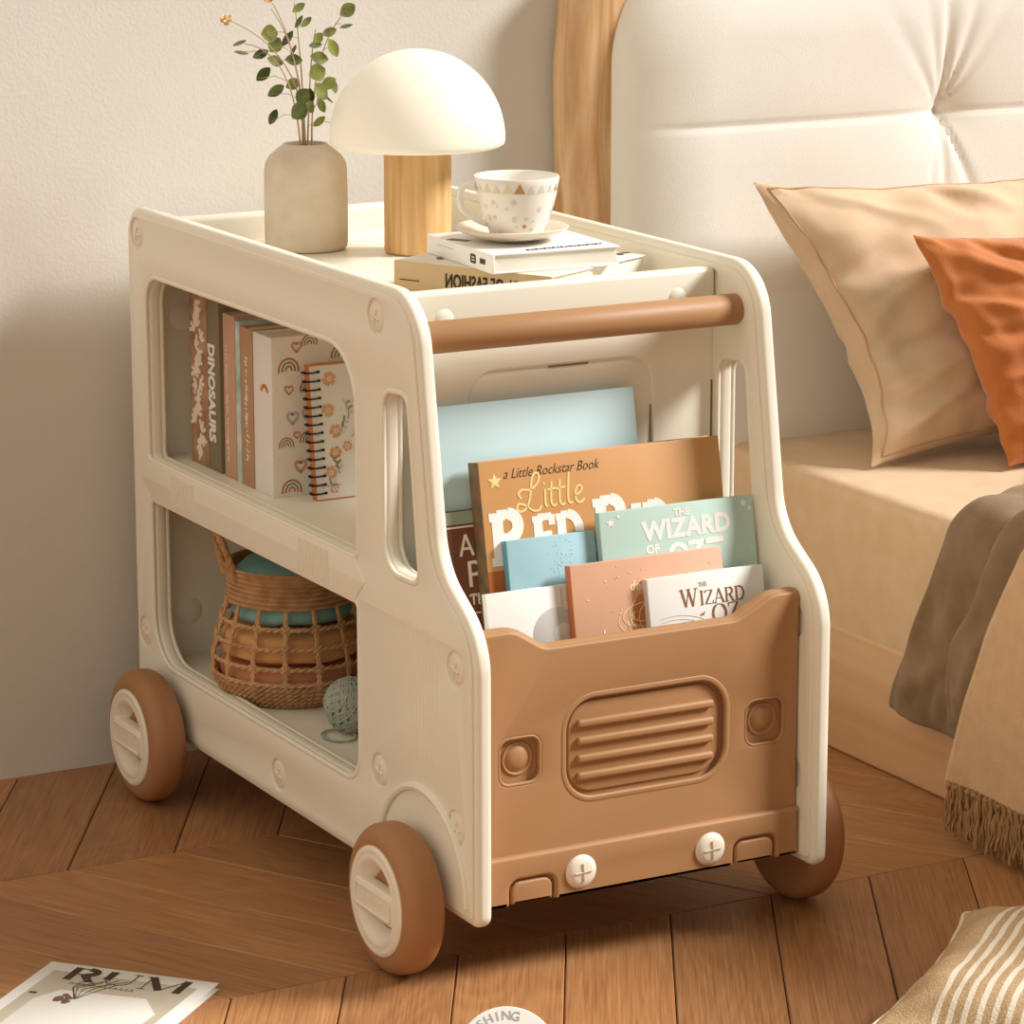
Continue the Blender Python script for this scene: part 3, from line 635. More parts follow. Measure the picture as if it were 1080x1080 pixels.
def cup_r(z):
    for (r0, z0), (r1, z1) in zip(CP[1:], CP[2:]):
        if z0 <= z <= z1: return r0+(r1-r0)*(z-z0)/(z1-z0)
    return .0455
def decal(th, z, pts, mt):
    vs = []; 
    for px, pz in [(0, 0)]+pts:
        rr = cup_r(z+pz)+.00035; a = th+px/rr; vs.append((rr*math.cos(a), rr*math.sin(a), z+pz))
    n = len(pts); b.add(vs, [(0, 1+k, 1+(k+1) % n) for k in range(n)], mt)
mo = [mat('motif_grey', '#ddd7cd', .4), mat('motif_sand', '#e6d8c0', .4), mat('motif_brown', '#c29a6e', .4), mat('motif_blue', '#a9bec0', .4)]
dr = random.Random(2)
for k in range(22):
    a = 2*math.pi*k/22; s = dr.uniform(.8, 1.2); decal(a, .052, [(-.0055*s, 0), (.0055*s, 0), (.002*s, .006*s), (0, .0095*s), (-.002*s, .006*s)], mo[dr.choice((0, 0, 1, 1, 2, 3))])
for k in range(60):
    a = dr.uniform(0, 6.28); z = dr.uniform(.006, .045); s = dr.uniform(.0012, .0036); decal(a, z, circ(0, 0, s, 9), mo[dr.choice((0, 0, 1, 1, 2))])
b.build('cup_body', cup, 60, weld=False)
b = MB(); hp = []
for k in range(17):
    t = k/16; a = math.pi*(.5+1.02*t)
    hp.append((-.040-.026*math.sin(math.pi*t)**.8+.010*t, 0, .058-.044*t+.007*math.sin(math.pi*min(1, t*1.6))))
b.tube(hp, .0034, PORC, 10, M=Matrix.Rotation(R(-28), 4, 'Z')); b.build('handle', cup)
# lamp
LX, LY = .279, .664
lamp = thing('table_lamp', 'mushroom table lamp with white dome shade on wooden cylinder base', 'lamp', (LX, LY, TZ))
b = MB(); b.lathe([(0, 0), (.037, 0), (.039, .002), (.039, .138), (0, .138)], LAMPWOOD, n=64); b.build('lamp_base', lamp)
gl = mat('opal_glass', '#e8e0cf', .35, sss=.35); gp = gl.node_tree.nodes['Principled BSDF']
gp.inputs['Emission Color'].default_value = (1, .93, .78, 1); gp.inputs['Emission Strength'].default_value = .2
b = MB(); RS = .1015
dome = [(RS*math.sin(t), .131+.103*math.cos(t)) for t in [math.pi/2*k/24 for k in range(25)]]
b.lathe(dome+[(RS-.001, .126), (RS-.005, .1235), (RS-.012, .123), (.037, .123)], gl, n=96); b.build('lamp_shade', lamp, 60)
# vase
VX, VY = .178, .752
b = MB(); b.lathe([(0, 0), (.045, 0), (.0475, .003), (.0485, .009), (.0487, .05), (.0482, .092), (.0465, .101), (.0415, .109), (.033, .1165), (.027, .1205), (.0255, .1225), (.0235, .1225), (.0228, .118), (.0228, .03), (0, .03)], STONE, (VX, VY, TZ), 72)
tag(b.build('vase', smooth=60), 'beige stone bottle vase holding green sprigs beside the lamp', 'vase')
def leaf(b, p, ang, ln, wd, tilt, mt):
    """leaf blade from its stalk point p, pointing along ang in the xz plane, turned by tilt about its own axis"""
    d = Vector((math.cos(ang), 0, math.sin(ang))); s = Vector((-math.sin(ang)*math.cos(tilt), math.sin(tilt), math.cos(ang)*math.cos(tilt))); n = d.cross(s)
    vs = []; fs = []; K = 8
    for i in range(K+1):
        t = i/K; wv = wd/2*math.sin(math.pi*min(1, (t*.98+.01)))**.75
        c = Vector(p)+d*ln*(t-.5)+n*(.12*ln*(t-.5)**2)
        vs += [c-s*wv+n*wv*.25, c, c+s*wv+n*wv*.25]
    for i in range(K):
        a = 3*i; fs += [(a, a+1, a+4, a+3), (a+1, a+2, a+5, a+4)]
    b.add(vs, fs, mt)
SPRIGS = [  # label, mouth x, tip (x,y,z), [(x, z, angle, length, width, tilt, dark)]
 ('leafy green sprig in the vase, leaning furthest left', -.012, (.108, .76, .885), [(.123,.873,20,.016,.0075,.4,1),(.106,.874,-10,.015,.004,.9,0),(.096,.887,18,.014,.0035,.7,1),(.131,.849,38,.017,.009,.2,1),(.140,.800,60,.015,.007,.5,1)]),
 ('tall leafless tipped green sprig in the vase with two round upper left leaves', -.006, (.134, .745, .925), [(.134,.896,0,.016,.0145,.2,0),(.141,.883,50,.015,.0125,.2,0),(.143,.864,-20,.016,.009,.3,0),(.143,.830,28,.018,.0085,.3,1)]),
 ('green sprig in the vase with slim pointed leaves near the top centre', .0, (.168, .755, .93), [(.172,.924,30,.014,.0065,.3,0),(.168,.909,55,.013,.004,.4,1),(.178,.908,40,.013,.0055,.4,0),(.164,.888,50,.017,.006,.5,1),(.164,.876,60,.011,.003,.3,1),(.163,.865,-5,.017,.0095,.3,1),(.160,.838,25,.014,.0095,.2,0)]),
 ('green sprig in the vase with a dense clump of leaves above the mouth', .006, (.188, .74, .90), [(.189,.890,50,.011,.008,.2,0),(.185,.882,5,.013,.0055,.5,1),(.194,.866,-12,.018,.0105,.2,0),(.185,.851,20,.0165,.0145,.2,0),(.192,.828,-50,.018,.012,.3,0),(.181,.822,70,.015,.011,.3,1),(.169,.824,50,.016,.012,.3,1),(.161,.808,40,.018,.014,.2,1),(.177,.812,-60,.014,.009,.3,0),(.190,.813,-60,.015,.008,.3,0),(.185,.795,35,.014,.006,.4,0)]),
 ('green sprig in the vase, leaning right towards the lamp shade', .014, (.232, .75, .918), [(.234,.919,30,.017,.0115,.2,0),(.229,.901,10,.013,.0035,.6,1),(.213,.894,18,.015,.0075,.3,0),(.211,.877,-62,.018,.010,.2,0),(.203,.837,28,.016,.010,.2,0),(.214,.832,-75,.013,.007,.3,0),(.207,.818,-40,.012,.002,.2,1),(.211,.794,80,.011,.006,.3,1)]),
]
def sprig(lbl, mx, tip, leaves, k, name='leafy_sprig', cat='sprig', grp='green sprigs in the vase'):
    base = Vector((VX+mx*.3, VY+(.006 if k % 2 else -.006), TZ+.032)); mouth = Vector((VX+mx, VY+(k-2)*.006, TZ+.123)); tip = Vector(tip)
    r = thing(name, lbl, cat, base, group=grp); st = MB(); lf = MB()
    P = []
    for i in range(5): P.append(base.lerp(mouth, i/4))
    for i in range(1, 13):
        t = i/12; c = mouth+(mouth-base)*1.2; P.append(mouth*(1-t)**2+c*2*t*(1-t)*.5+c*t*(1-t)+tip*t*t)
    P = [p-base for p in P]; st.tube(P, lambda t: .0013*(1-.65*t), STEM, 6)
    for x, z, a, ln, wd, ti, dk in leaves:
        p = Vector((x, tip.y+random.uniform(-.012, .012), z))-base
        q = min(P, key=lambda s: (s-p).length+max(0, (s.z-p.z))*2); st.tube([q, q.lerp(p, .5)+Vector((0, 0, .002)), p-Vector((math.cos(R(a)), 0, math.sin(R(a))))*ln*.4], .0004, STEM, 5)
        leaf(lf, p, R(a), ln*1.32, wd*1.45, ti*.8, LEAFD if dk else LEAF)
    st.build('stem', r); return r, lf, P
for k, (lbl, mx, tip, lv) in enumerate(SPRIGS):
    r, lf, P = sprig(lbl, mx, tip, lv, k); lf.build('foliage', r, 60)
for k, (lbl, tip) in enumerate((('dried stalk with a round yellow flower head at far left of vase', (.084, .758, .914)), ('dried stalk with yellow flower head cut by the top edge', (.133, .748, .938)))):
    r, lf, P = sprig(lbl, -.004+.004*k, tip, [], k+1, 'dried_flower', 'flower', 'dried flowers in the vase')
    tp = P[-1]; rr = random.Random(k)
    for j in range(50):
        v = Vector((rr.gauss(0, 1), rr.gauss(0, 1), rr.gauss(0, 1))).normalized(); s = v.orthogonal().normalized()*.0022; c = tp+v*.0062
        lf.add([tp+v*.002, c-s, c+v*.0012, c+s], [(0, 1, 2, 3)], DRYFL)
    lf.build('flower_head', r, 60, weld=False)

# ------------------------------------------------------------------ on the bottom shelf
BX, BY, BZ = .101, .642, .1465
bk = thing('woven_basket', 'open net seagrass basket of folded cloths on the bottom shelf', 'basket', (BX, BY, BZ))
def BR(z):   # body radius by height
    pts = [(0, .072), (.012, .084), (.030, .0935), (.055, .0925), (.085, .085), (.115, .075), (.135, .071), (.155, .074)]
    for (z0, r0), (z1, r1) in zip(pts, pts[1:]):
        if z <= z1: return r0+(r1-r0)*(z-z0)/(z1-z0)
    return .069
def braid(b, z0, r, rad, n, mt, amp=.002):
    for ph in (0, math.pi):
        b.tube([((r+amp*math.cos(n*t+ph))*math.cos(t), (r+amp*math.cos(n*t+ph))*math.sin(t), z0+amp*math.sin(n*t+ph)) for t in [2*math.pi*k/220 for k in range(220)]], rad, mt, 6, True)
b = MB(); b.lathe([(0, 0), (.068, .0), (.072, .004), (.0825, .010), (.091, .024), (.091, .028), (.087, .028), (.079, .012), (.066, .006), (0, .006)], STRAW, n=64)
for z in (.004, .0095, .015, .0205, .026): braid(b, z, BR(z)-.001, .0022, 34, STRAW)
b.build('base', bk)
b = MB()
for z in (.032, .050, .072, .094): braid(b, z, BR(z), .0017, 30, STRAWL, .0013)
nv = 15
for k in range(nv):
    a = 2*math.pi*k/nv
    for ph in (0, math.pi):
        b.tube([(BR(z)*math.cos(a+.018*math.sin(z*420+ph)), BR(z)*math.sin(a+.018*math.sin(z*420+ph)), z) for z in [.026+.092*i/30 for i in range(31)]], .0019, STRAWL, 6)
    for z in (.050, .072, .094):
        kk = Vector((BR(z)*math.cos(a), BR(z)*math.sin(a), z)); tg = Vector((-math.sin(a), math.cos(a), 0))
        for s in (-1, 1): b.tube([kk-tg*.0045-Vector((0, 0, .004*s)), kk+Vector((math.cos(a), math.sin(a), 0))*.0025, kk+tg*.0045+Vector((0, 0, .004*s))], .0014, STRAWL, 6)
b.build('rope_net', bk)
b = MB(); b.lathe([(.0705, .115), (.075, .115), (.0735, .128), (.0735, .140), (.0765, .154), (.0740, .156), (.071, .140), (.0705, .128)], STRAW, n=64)
for z in (.1165, .122, .1275, .133, .1385, .144, .1495, .155): braid(b, z, .0738+.0022*((z-.135)/.02)**2, .0017, 60, STRAW, .0006)
b.build('rim_band', bk)
for a in (R(172), R(-8)):
    b = MB(); o = Vector((math.cos(a), math.sin(a), 0)); tg = Vector((-math.sin(a), math.cos(a), 0)); pp = []
    for k in range(25):
        t = k/24; pp.append(o*(.074+.014*math.sin(math.pi*t))+tg*(.020*math.cos(math.pi*t))+Vector((0, 0, .143+.052*math.sin(math.pi*t)**.8)))
    b.tube(pp, .0042, STRAW, 8)
    for ph in (0, 2.1, 4.2): b.tube([p+o*.0034*math.cos(k*1.3+ph)+tg*.0034*math.sin(k*1.3+ph) for k, p in enumerate(pp)], .002, STRAW, 6)
    b.build('handle', bk)
def bundle(name, label, z0, z1, rx, mt, seed, dome=.3):
    b = MB(); n, mrows = 40, 10; vs = []; fs = []
    for i in range(mrows+1):
        t = i/mrows; zz = z0+(z1-z0)*t; prof = (1-abs(2*t-1)**7)**.35 if 0 < t < 1 else .0
        for j in range(n):
            a = 2*math.pi*j/n; nn = noise.noise(Vector((math.cos(a)*2+seed, math.sin(a)*2, t*2)))
            rr = min(rx, BR(zz)-.0055, .0690 if zz > .108 else 1)*(.97*prof+.03*nn*prof); vs.append((BX+rr*math.cos(a), BY+rr*math.sin(a), BZ+zz+(.004*nn if 0 < i < mrows else 0)))
    for i in range(mrows):
        for j in range(n): fs.append((i*n+j, i*n+(j+1) % n, (i+1)*n+(j+1) % n, (i+1)*n+j))
    b.add(vs, fs, mt); return tag(b.build(name, smooth=70), label, 'cloth', 'folded cloths in the basket')
bundle('folded_cloth', 'salmon folded cloth at the bottom of the basket', .0085, .0480, .0875, SALMON, 1)
bundle('folded_cloth', 'golden tan folded cloth in the middle of the basket', .0486, .0875, .0865, CLAY, 5)
bundle('folded_cloth', 'teal folded cloth showing above the basket rim', .0882, .163, .0800, TEAL, 9)
# yarn
yc = Vector((.087, .458, .1465+.0318)); yr = .0318
yb = thing('yarn_ball', 'sage green ball of yarn with loose tail in front of basket', 'yarn', yc)
b = MB(); b.lathe([(yr*.90*math.sin(t), -yr*.90*math.cos(t)) for t in [math.pi*k/16 for k in range(17)]], YARN, n=32); 
def winds(axis, n, spread, rad):
    ax = Vector(axis).normalized(); u = ax.orthogonal().normalized(); w2 = ax.cross(u)
    for k in range(n):
        d = (k/(n-1)-.5)*2*spread*yr; rr = math.sqrt(max(1e-6, (yr-rad)**2-d*d)); tilt = .06*math.sin(k*2.1)
        b.tube([ax*(d+tilt*rr*math.cos(t))+u*rr*math.cos(t)*.995+w2*rr*math.sin(t)*.995 for t in [2*math.pi*j/36 for j in range(36)]], rad, YARN, 5, True)
winds((.85, -.5, .1), 17, .72, .00155); winds((.2, .6, .75), 20, .93, .0014); winds((.9, .2, -.55), 18, .9, .0013)
b.build('wound_yarn', yb, 70, weld=False)
b = MB(); tail = [(-.004, -.02, -.0298)]
for k in range(40): t = k/39*2*math.pi*1.6; tail.append((-.020+.020*math.cos(t+.6)*(1-.2*k/39), -.010+.024*math.sin(t+.6), -.0302+.0004*(k % 2)))
b.tube(tail, .0012, YARN, 6); b.build('loose_strand', yb, 70)

# ------------------------------------------------------------------ the bed
bed = thing('bed', 'low oak bed with upholstered cream headboard along the wall', 'bed', (.79, 0, 0))
B0 = Vector((.79, 0, 0))
def off(o): o.location = -B0; return o
b = MB(); b.box((.79, -1.0, .0), (.835, .86, .160), BEDWOOD, .006, seg=3); b.box((.79, .82, .0), (2.2, .86, .16), BEDWOOD, .004); b.box((.83, -1.0, .10), (2.2, .84, .128), BEDWOOD)
off(b.build('bed_frame', bed))
# post: rounded wood upright with a gentle bend
b = MB(); n = 28; zs = [.0+.93*k/30 for k in range(31)]+[.93+.035*math.sin(math.pi/2*k/6) for k in range(1, 7)]
vs = []; fs = []
for i, z in enumerate(zs):
    cap = 1 if z <= .93 else math.sqrt(max(.0, 1-((z-.93)/.0352)**2))
    cx = .634+.006*math.sin((z-.3)*5.2)+(.012*max(0, z-.82)/.1)**1*1; rx = .049*max(cap, .02); ry = .030*max(cap, .02)
    for j in range(n):
        a = 2*math.pi*j/n; ca, sa = math.cos(a), math.sin(a); e = .7
        vs.append((cx+rx*math.copysign(abs(ca)**e, ca), .886+ry*math.copysign(abs(sa)**e, sa), z))
for i in range(len(zs)-1):
    for j in range(n): fs.append((i*n+j, i*n+(j+1) % n, (i+1)*n+(j+1) % n, (i+1)*n+j))
fs.append(tuple(range(n))[::-1]); fs.append(tuple((len(zs)-1)*n+j for j in range(n))); b.add(vs, fs, POSTWOOD); off(b.build('headboard_post', bed, 60))
# headboard cushion
HX0, HX1, HZ0, HZ1 = .646, 2.0, .18, .985; TX = [1.128, 1.60]; TZs = [.747, .530]
def hb_front(x, z):
    ex = min(1, (x-HX0)/.13); ez = min(1, (HZ1-z)/.13); rr = .16
    e = 1.0
    cxr, czr = HX0+rr, HZ1-rr
    if x < cxr and z > czr: e = max(0, min(1, (rr-math.hypot(x-cxr, z-czr))/.13))
    else: e = max(0, min(ex, ez, 1))
    y = .872-.068*math.sqrt(max(0, 1-(1-e)**2)); e = e*e*(3-2*e)
    for zz in TZs:
        d = abs(z-zz); kk = 1 if zz > .7 else .35; y += kk*(.0025*math.exp(-(d/.0026)**2)*e+.0045*math.exp(-d/.03)*e)
    for xx in TX:
        d = abs(x-xx); k = .25+.75*math.exp(-min(abs(z-t) for t in TZs)/.12)
        y += (.004*math.exp(-(d/.005)**2)+.005*math.exp(-d/.04))*k*e
        for zz in TZs[:1]:
            dx, dz = x-xx, z-zz; rad = math.hypot(dx, dz); y += .022*math.exp(-rad/.035)*e
            an = math.atan2(dx, dz); fall = math.exp(-rad/.13)*min(1, rad/.02)
            for a0, aw, am in ((.32, .07, .008), (.05, .06, .006), (.62, .09, .006), (-.22, .08, .004), (2.75, .08, .007), (-2.9, .06, .003), (-.6, .1, .003)):
                dd = (an-a0+math.pi) % (2*math.pi)-math.pi; y += am*math.exp(-(dd/aw)**2)*fall*e
    y -= .003*noise.noise(Vector((x*5, z*5, 1.7)))*e
    return y
b = MB(); nx, nz = 300, 200; vs = []; fs = []
def hgrid(u): return u
for i in range(nx+1):
    uu = i/nx; x = HX0+(HX1-HX0)*(uu**1.5 if uu < 1 else 1)
    for j in range(nz+1):
        z = HZ0+(HZ1-HZ0)*(1-(1-j/nz)**1.2); rr = .16; xx, zz = x, z
        cxr, czr = HX0+rr, HZ1-rr
        if x < cxr and z > czr:
            d = math.hypot(x-cxr, z-czr)
            if d > rr: xx = cxr+(x-cxr)*rr/d; zz = czr+(z-czr)*rr/d
        vs.append((xx, hb_front(xx, zz), zz))
for i in range(nx):
    for j in range(nz): a = i*(nz+1)+j; fs.append((a, a+nz+1, a+nz+2, a+1))
b.add(vs, fs, LINENW)
# back of the cushion
edge = [(HX0+.16-.16*math.cos(t), HZ1-.16+.16*math.sin(t)) for t in [math.pi/2*k/16 for k in range(17)]]
ring = [(HX0, HZ0)]+edge+[(HX1, HZ1), (HX1, HZ0)]
vs = [(x, .872, z) for x, z in ring]+[(x, .915, z) for x, z in ring]; K = len(ring)
b.add(vs, [(k, (k+1) % K, K+(k+1) % K, K+k) for k in range(K)]+[tuple(range(K, 2*K))], LINENW)
off(b.build('headboard', bed, 75, weld=True))
# mattress
b = MB(); b.box((.792, -1.0, .129), (2.2, .828, .338), SHEET, .022, seg=5)
b2 = b.build('mattress', smooth=60); tag(b2, 'mattress under a tan fitted sheet on the oak bed', 'mattress')
def grid_obj(name, fn, nu, nv, mt, parent=None, thick=0, sm=80):
    b = MB(); vs = [fn(i/nu, j/nv) for i in range(nu+1) for j in range(nv+1)]
    fs = [(i*(nv+1)+j, (i+1)*(nv+1)+j, (i+1)*(nv+1)+j+1, i*(nv+1)+j+1) for i in range(nu) for j in range(nv)]
    b.add(vs, fs, mt); o = b.build(name, parent, sm, weld=False)
    if thick:
        md = o.modifiers.new('solid', 'SOLIDIFY'); md.thickness = thick; md.offset = 0
    return o
def pillow(name, parent_thing, O, U, V, w, h, t, mt, seed, pinch=.06, wr=1.0, pipe=None, rigid=False, n=64, low=0, creases=()):
    """O = lower left corner; U, V unit vectors along width and height; built in the thing's own frame"""
    Uraw, Vraw = U, V; U = Vector(U).normalized(); V = (Vector(V)-U*Vector(V).dot(U)).normalized(); N = U.cross(V).normalized()
    M = Matrix((U, V, N)).transposed().to_4x4(); M.translation = Vector(O)
    parent_thing.location = O; Vt = Vector(Vraw).normalized(); Ut = Vector(Uraw).normalized()
    if rigid: parent_thing.matrix_world = M; Ut, Vt, N = Vector((1, 0, 0)), Vector((0, 1, 0)), Vector((0, 0, 1))
    def pos(u, v, s):
        x = (u*(1-pinch*(1-v*v)*(1-low*v)*abs(u)**2)+1)*w/2; y = (v*(1-pinch*(1-u*u)*abs(v)**2)+1)*h/2
        f = max(0, (1-u**4)*(1-v**4)); f = f**.62*(1-.10*(u*u+v*v))
        edge = min(1-abs(u), 1-abs(v)); r_ = math.hypot(1-abs(u), 1-abs(v))
        a = math.atan2((1-abs(v)), (1-abs(u)+1e-6))
        z = s*t/2*f
        q = Vector((u*2.2+seed, v*2.2, s*3+seed)); 
        wrk = noise.noise(q)*.010+noise.noise(q*2.7)*.0045
        fold = .006*math.sin(7*(u-v)+3*noise.noise(q*1.1)+seed)*math.exp(-r_*1.1)
        rip = .0035*math.sin((u if abs(v) > abs(u) else v)*19+seed+4*noise.noise(Vector((u*2.2+seed, v*2.2, seed))*1.5))*math.exp(-edge*7)
        for (ua, va, ub, vb, am, cw_) in creases:
            ex, ey = ub-ua, vb-va; ll = ex*ex+ey*ey; tt = ((u-ua)*ex+(v-va)*ey)/ll
            dd = abs((u-ua)*ey-(v-va)*ex)/math.sqrt(ll)+.04*noise.noise(Vector((tt*3, am*900, 0)))
            if 0 < tt < 1: z += am*math.exp(-(dd/cw_)**2)*math.sin(math.pi*tt)**.6*s
        z += (wrk+fold)*wr*min(1, f*2.2)+rip*wr*min(1, (edge+.02)*12)
        return Ut*x+Vt*y+N*z
    b = MB(); pts = {}
    def g(i): 
        a = -1+2*i/n; return math.copysign(abs(a)**.8, a) if a else 0
    for s in (1, -1):
        vs = [pos(g(i), g(j), s) for i in range(n+1) for j in range(n+1)]
        fs = [(i*(n+1)+j, (i+1)*(n+1)+j, (i+1)*(n+1)+j+1, i*(n+1)+j+1) for i in range(n) for j in range(n)]
        b.add(vs, fs, mt)
    b.build('cushion_cover', parent_thing, 80)
    if pipe:
        for pw_, mt_, d in pipe:
            b = MB(); k = 1-d; ring = [(-k+2*k*i/60, -k) for i in range(60)]+[(k, -k+2*k*i/60) for i in range(60)]+[(k-2*k*i/60, k) for i in range(60)]+[(-k, k-2*k*i/60) for i in range(60)]
            b.tube([pos(u, v, 1)+N*pw_*.3 for u, v in ring], pw_, mt_, 6, True); b.build('piping', parent_thing, 80)
    return pos
p1 = thing('bed_pillow', 'large tan velvet pillow with piped edge leaning on the headboard', 'pillow')
pillow('p', p1, (.868, .585, .343), (1, .06, -.01), (-.078, .165, .345), .62, .385, .135, PILLOW, 3.0, .13, 1.0, [(.0013, PIPE, .045)], low=.45, n=90, creases=[(-.95,-.1,-.3,.35,.008,.05),(-.95,-.35,-.35,-.15,-.008,.05),(-.95,-.6,-.45,-.4,.007,.045),(-.9,.2,-.5,.55,-.006,.05),(-.8,.9,-.3,.5,.008,.06),(-.3,.95,-.1,.55,-.010,.06),(-.2,.98,.1,.6,.011,.06),(-.95,-.9,-.4,-.55,.008,.05),(-.5,-.2,.2,.1,.006,.08),(-.6,-.7,.1,-.3,-.006,.07)])
p2 = thing('bed_cushion', 'rust orange velvet cushion in front of the tan pillow', 'cushion')
pillow('p', p2, (1.012, .497, .345), (1, .05, -.02), (-.072, .110, .272), .40, .31, .10, RUST, 8.2, .09, 1.2, low=.3, n=80, creases=[(-.95,.9,-.4,.45,.009,.06),(-.7,.97,-.35,.6,-.009,.05),(-.95,.4,-.45,.2,.008,.05),(-.95,.1,-.5,.05,-.007,.05),(-.95,-.3,-.5,-.3,.006,.05),(-.5,.95,-.2,.5,.008,.06),(-.9,-.8,-.4,-.5,.007,.06)])
# quilt, draped over the side of the bed
def path(v, x_side, z_top, z_bot, r=.035, xe=1.5):
    hs = z_top-r-z_bot; ha = r*math.pi/2; ht = xe-x_side-r; s = v*(hs+ha+ht)
    if s < hs: return x_side, z_bot+s, (-1, 0)
    if s < hs+ha:
        a = (s-hs)/r; return x_side+r-r*math.cos(a), z_top-r+r*math.sin(a), (-math.cos(a), math.sin(a))
    return x_side+r+(s-hs-ha), z_top, (0, 1)
def interp(tab, x):
    for (a, fa), (c, fc) in zip(tab, tab[1:]):
        if x <= c: return fa+(fc-fa)*max(0, min(1, (x-a)/(c-a)))
    return tab[-1][1]
QE = [(0, .392), (.035, .374), (.075, .352), (.15, .318), (.225, .282), (.27, .262), (.31, .262), (.36, .285), (.43, .34), (.55, .42), (.75, .55), (1.2, .65)]
Q2 = [(0, .26), (.09, .244), (.115, .240), (.16, .205), (.235, .165), (.29, .145), (.34, .14), (.42, .15), (.6, .25), (1.2, .5)]
QL = 1.02
def quilt(u, v):
    v2 = v**1.3; x, z, nn = path(v2, .768, .368, .100, .036, 1.55); s = v2*((.368-.036-.100)+.036*math.pi/2+1.55-.768-.036)
    y = interp(QE, s)-(u**1.15)*.95
    e2 = interp(Q2, s)
    d = .006
    st = max(0, min(1, (e2-y)/.014)); d += .021*math.sqrt(st)*(1 if s > .06 else max(0, s/.06))
    eu = min(1, (interp(QE, s)-y)/.03); d -= .003*(1-math.sqrt(max(0, 1-(1-eu)**2)))
    ev = min(1, s/.03); d -= .003*(1-math.sqrt(max(0, 1-(1-ev)**2)))
    d += .008*noise.noise(Vector((y*11, s*8, 2.2)))+.005*noise.noise(Vector((y*30+s*12, s*16, 5)))
    for (ya, sa, yb, sb, am, cw_) in ((.36,.02,.24,.10,.006,.012),(.33,.0,.30,.08,-.005,.010),(.29,.0,.26,.07,.006,.010),(.24,.02,.22,.09,-.006,.010),(.27,.12,.20,.30,.006,.016),(.30,.2,.24,.34,-.005,.014),(.20,.05,.16,.16,.006,.012),(.36,.07,.30,.20,.004,.015)):
        ey, es = yb-ya, sb-sa; ll = ey*ey+es*es; tt = ((y-ya)*ey+(s-sa)*es)/ll
        if 0 < tt < 1: d += am*math.exp(-(((y-ya)*es-(s-sa)*ey)/math.sqrt(ll)/cw_)**2)*math.sin(math.pi*tt)
    d += .004*math.sin(y*60+s*22+2*noise.noise(Vector((y*8, s*8, 0))))*math.exp(-s/.10)
    return (x+nn[0]*d, y, max(z+nn[1]*d, .03))
o = grid_obj('quilt', quilt, 190, 200, TAUPE, thick=.012); tag(o, 'taupe brown quilt folded over the bed edge', 'quilt')
b = MB(); b.tube([quilt(0, k/140) for k in range(141)]+[], .0042, TAUPEHIGHLIGHT, 6); b.tube([quilt(k/120, 0) for k in range(121)], .0042, TAUPEHIGHLIGHT, 6); b.build('edge_highlight', o)  # added pale bead that paints a bright highlight along the quilt edges
# throw with fringe
TE = [(0, .186), (.03, .178), (.10, .158), (.19, .118), (.28, .066), (.33, .045), (.40, .035), (.6, .06)]
def throw(u, v):
    v2 = v**1.2; x, z, nn = path(v2, .706, .412, .072, .06, 1.3); s = v2*((.412-.06-.072)+.06*math.pi/2+1.3-.706-.06)
    y = interp(TE, s)-u*.62; d = .004*noise.noise(Vector((y*7, s*5, 4)))+.0025*math.sin(y*34+s*3)*math.exp(-s/.15)
    return (x+nn[0]*d-.0, y, z+nn[1]*d)
th = thing('throw_blanket', 'tan woven throw with knotted fringe lying over the quilt', 'blanket', (.70, .1, .07))
o = grid_obj('woven_cloth', lambda u, v: tuple(Vector(throw(u, v))-Vector((.70, .1, .07))), 120, 110, THROW, th, .005)
b = MB(); b.tube([Vector(throw(0, k/60))-Vector((.70, .1, .07)) for k in range(61)], .0030, mat('throw_edge', '#d8bb92', .95), 6); b.build('edge_binding', th)
fr = random.Random(21)
for k in range(24):
    y = .180-.0115*k; x, z = .705, .071; t = MB(); o_ = Vector((.70, .1, .07))
    for s in range(5):
        a = fr.uniform(0, 6.3); ph = fr.uniform(0, 6); ln = .062*fr.uniform(.85, 1.05); dy = fr.uniform(-.006, .007); dx = fr.uniform(-.006, .004)
        t.tube([Vector((x+.0025*math.cos(a)+dx*q*q+.0012*math.cos(q*14+ph), y+.0035*math.sin(a)*(.5+q)+dy*q+.0012*math.sin(q*14+ph), z-ln*q+.003))-o_ for q in [i/12 for i in range(13)]], lambda q: .0021*(1-.35*q), FRINGE, 6)
    t.lathe([(0, .004), (.004, .002), (.0045, 0), (.004, -.003), (0, -.004)], FRINGE, tuple(Vector((x, y, z-.002))-o_), 10)
    t.build('tassel', th, 70, weld=False)

# ------------------------------------------------------------------ on the floor
mg = Vector((-.337, .292, 0)); dv = Vector((-.212, .153, 0))-mg; ang = math.atan2(dv.y, dv.x); mw, mh = dv.length, .25
od = Vector((math.sin(ang), -math.cos(ang), 0))*mh
r, c = book('magazine', 'white bordered magazine lying on the floor at lower left', mw, mh, .007, mat('cover_gloss_white', '#e9e6e0', .35), tuple(mg+od+Vector((0, 0, .0072))), (R(-90), 0, ang), cat='magazine', board=.0006, rnd=.0002); c.build('cover', r)
b = MB(); mph = mat('photo_grey', '#b3a894', .5, col2='#c5bcab', cscale=9); F0 = FR(0, -.0001, 0)
b.prism([(.014, .02), (mw-.014, .02), (mw-.014, mh-.022), (.014, mh-.022)], [], .0003, mph, FR(0, -.00005, 0), .0001, 1)
lp = mat('photo_pale', '#dcd8cf', .5); b.prism([(.03, .02), (mw-.03, .02), (mw-.024, .15), (mw-.05, .185), (.045, .18), (.03, .15)], [], .0003, lp, FR(0, -.00025, 0), .0001, 1)
glyphs(b, 'RUM', .034, mat('magazine_ink', '#3a2319', .5), FR(mw/2+.004, -.0003, mh-.025), .24, .035, .26, .03, .0, 1.0, .0002, sx=1.45)
rr = random.Random(4)
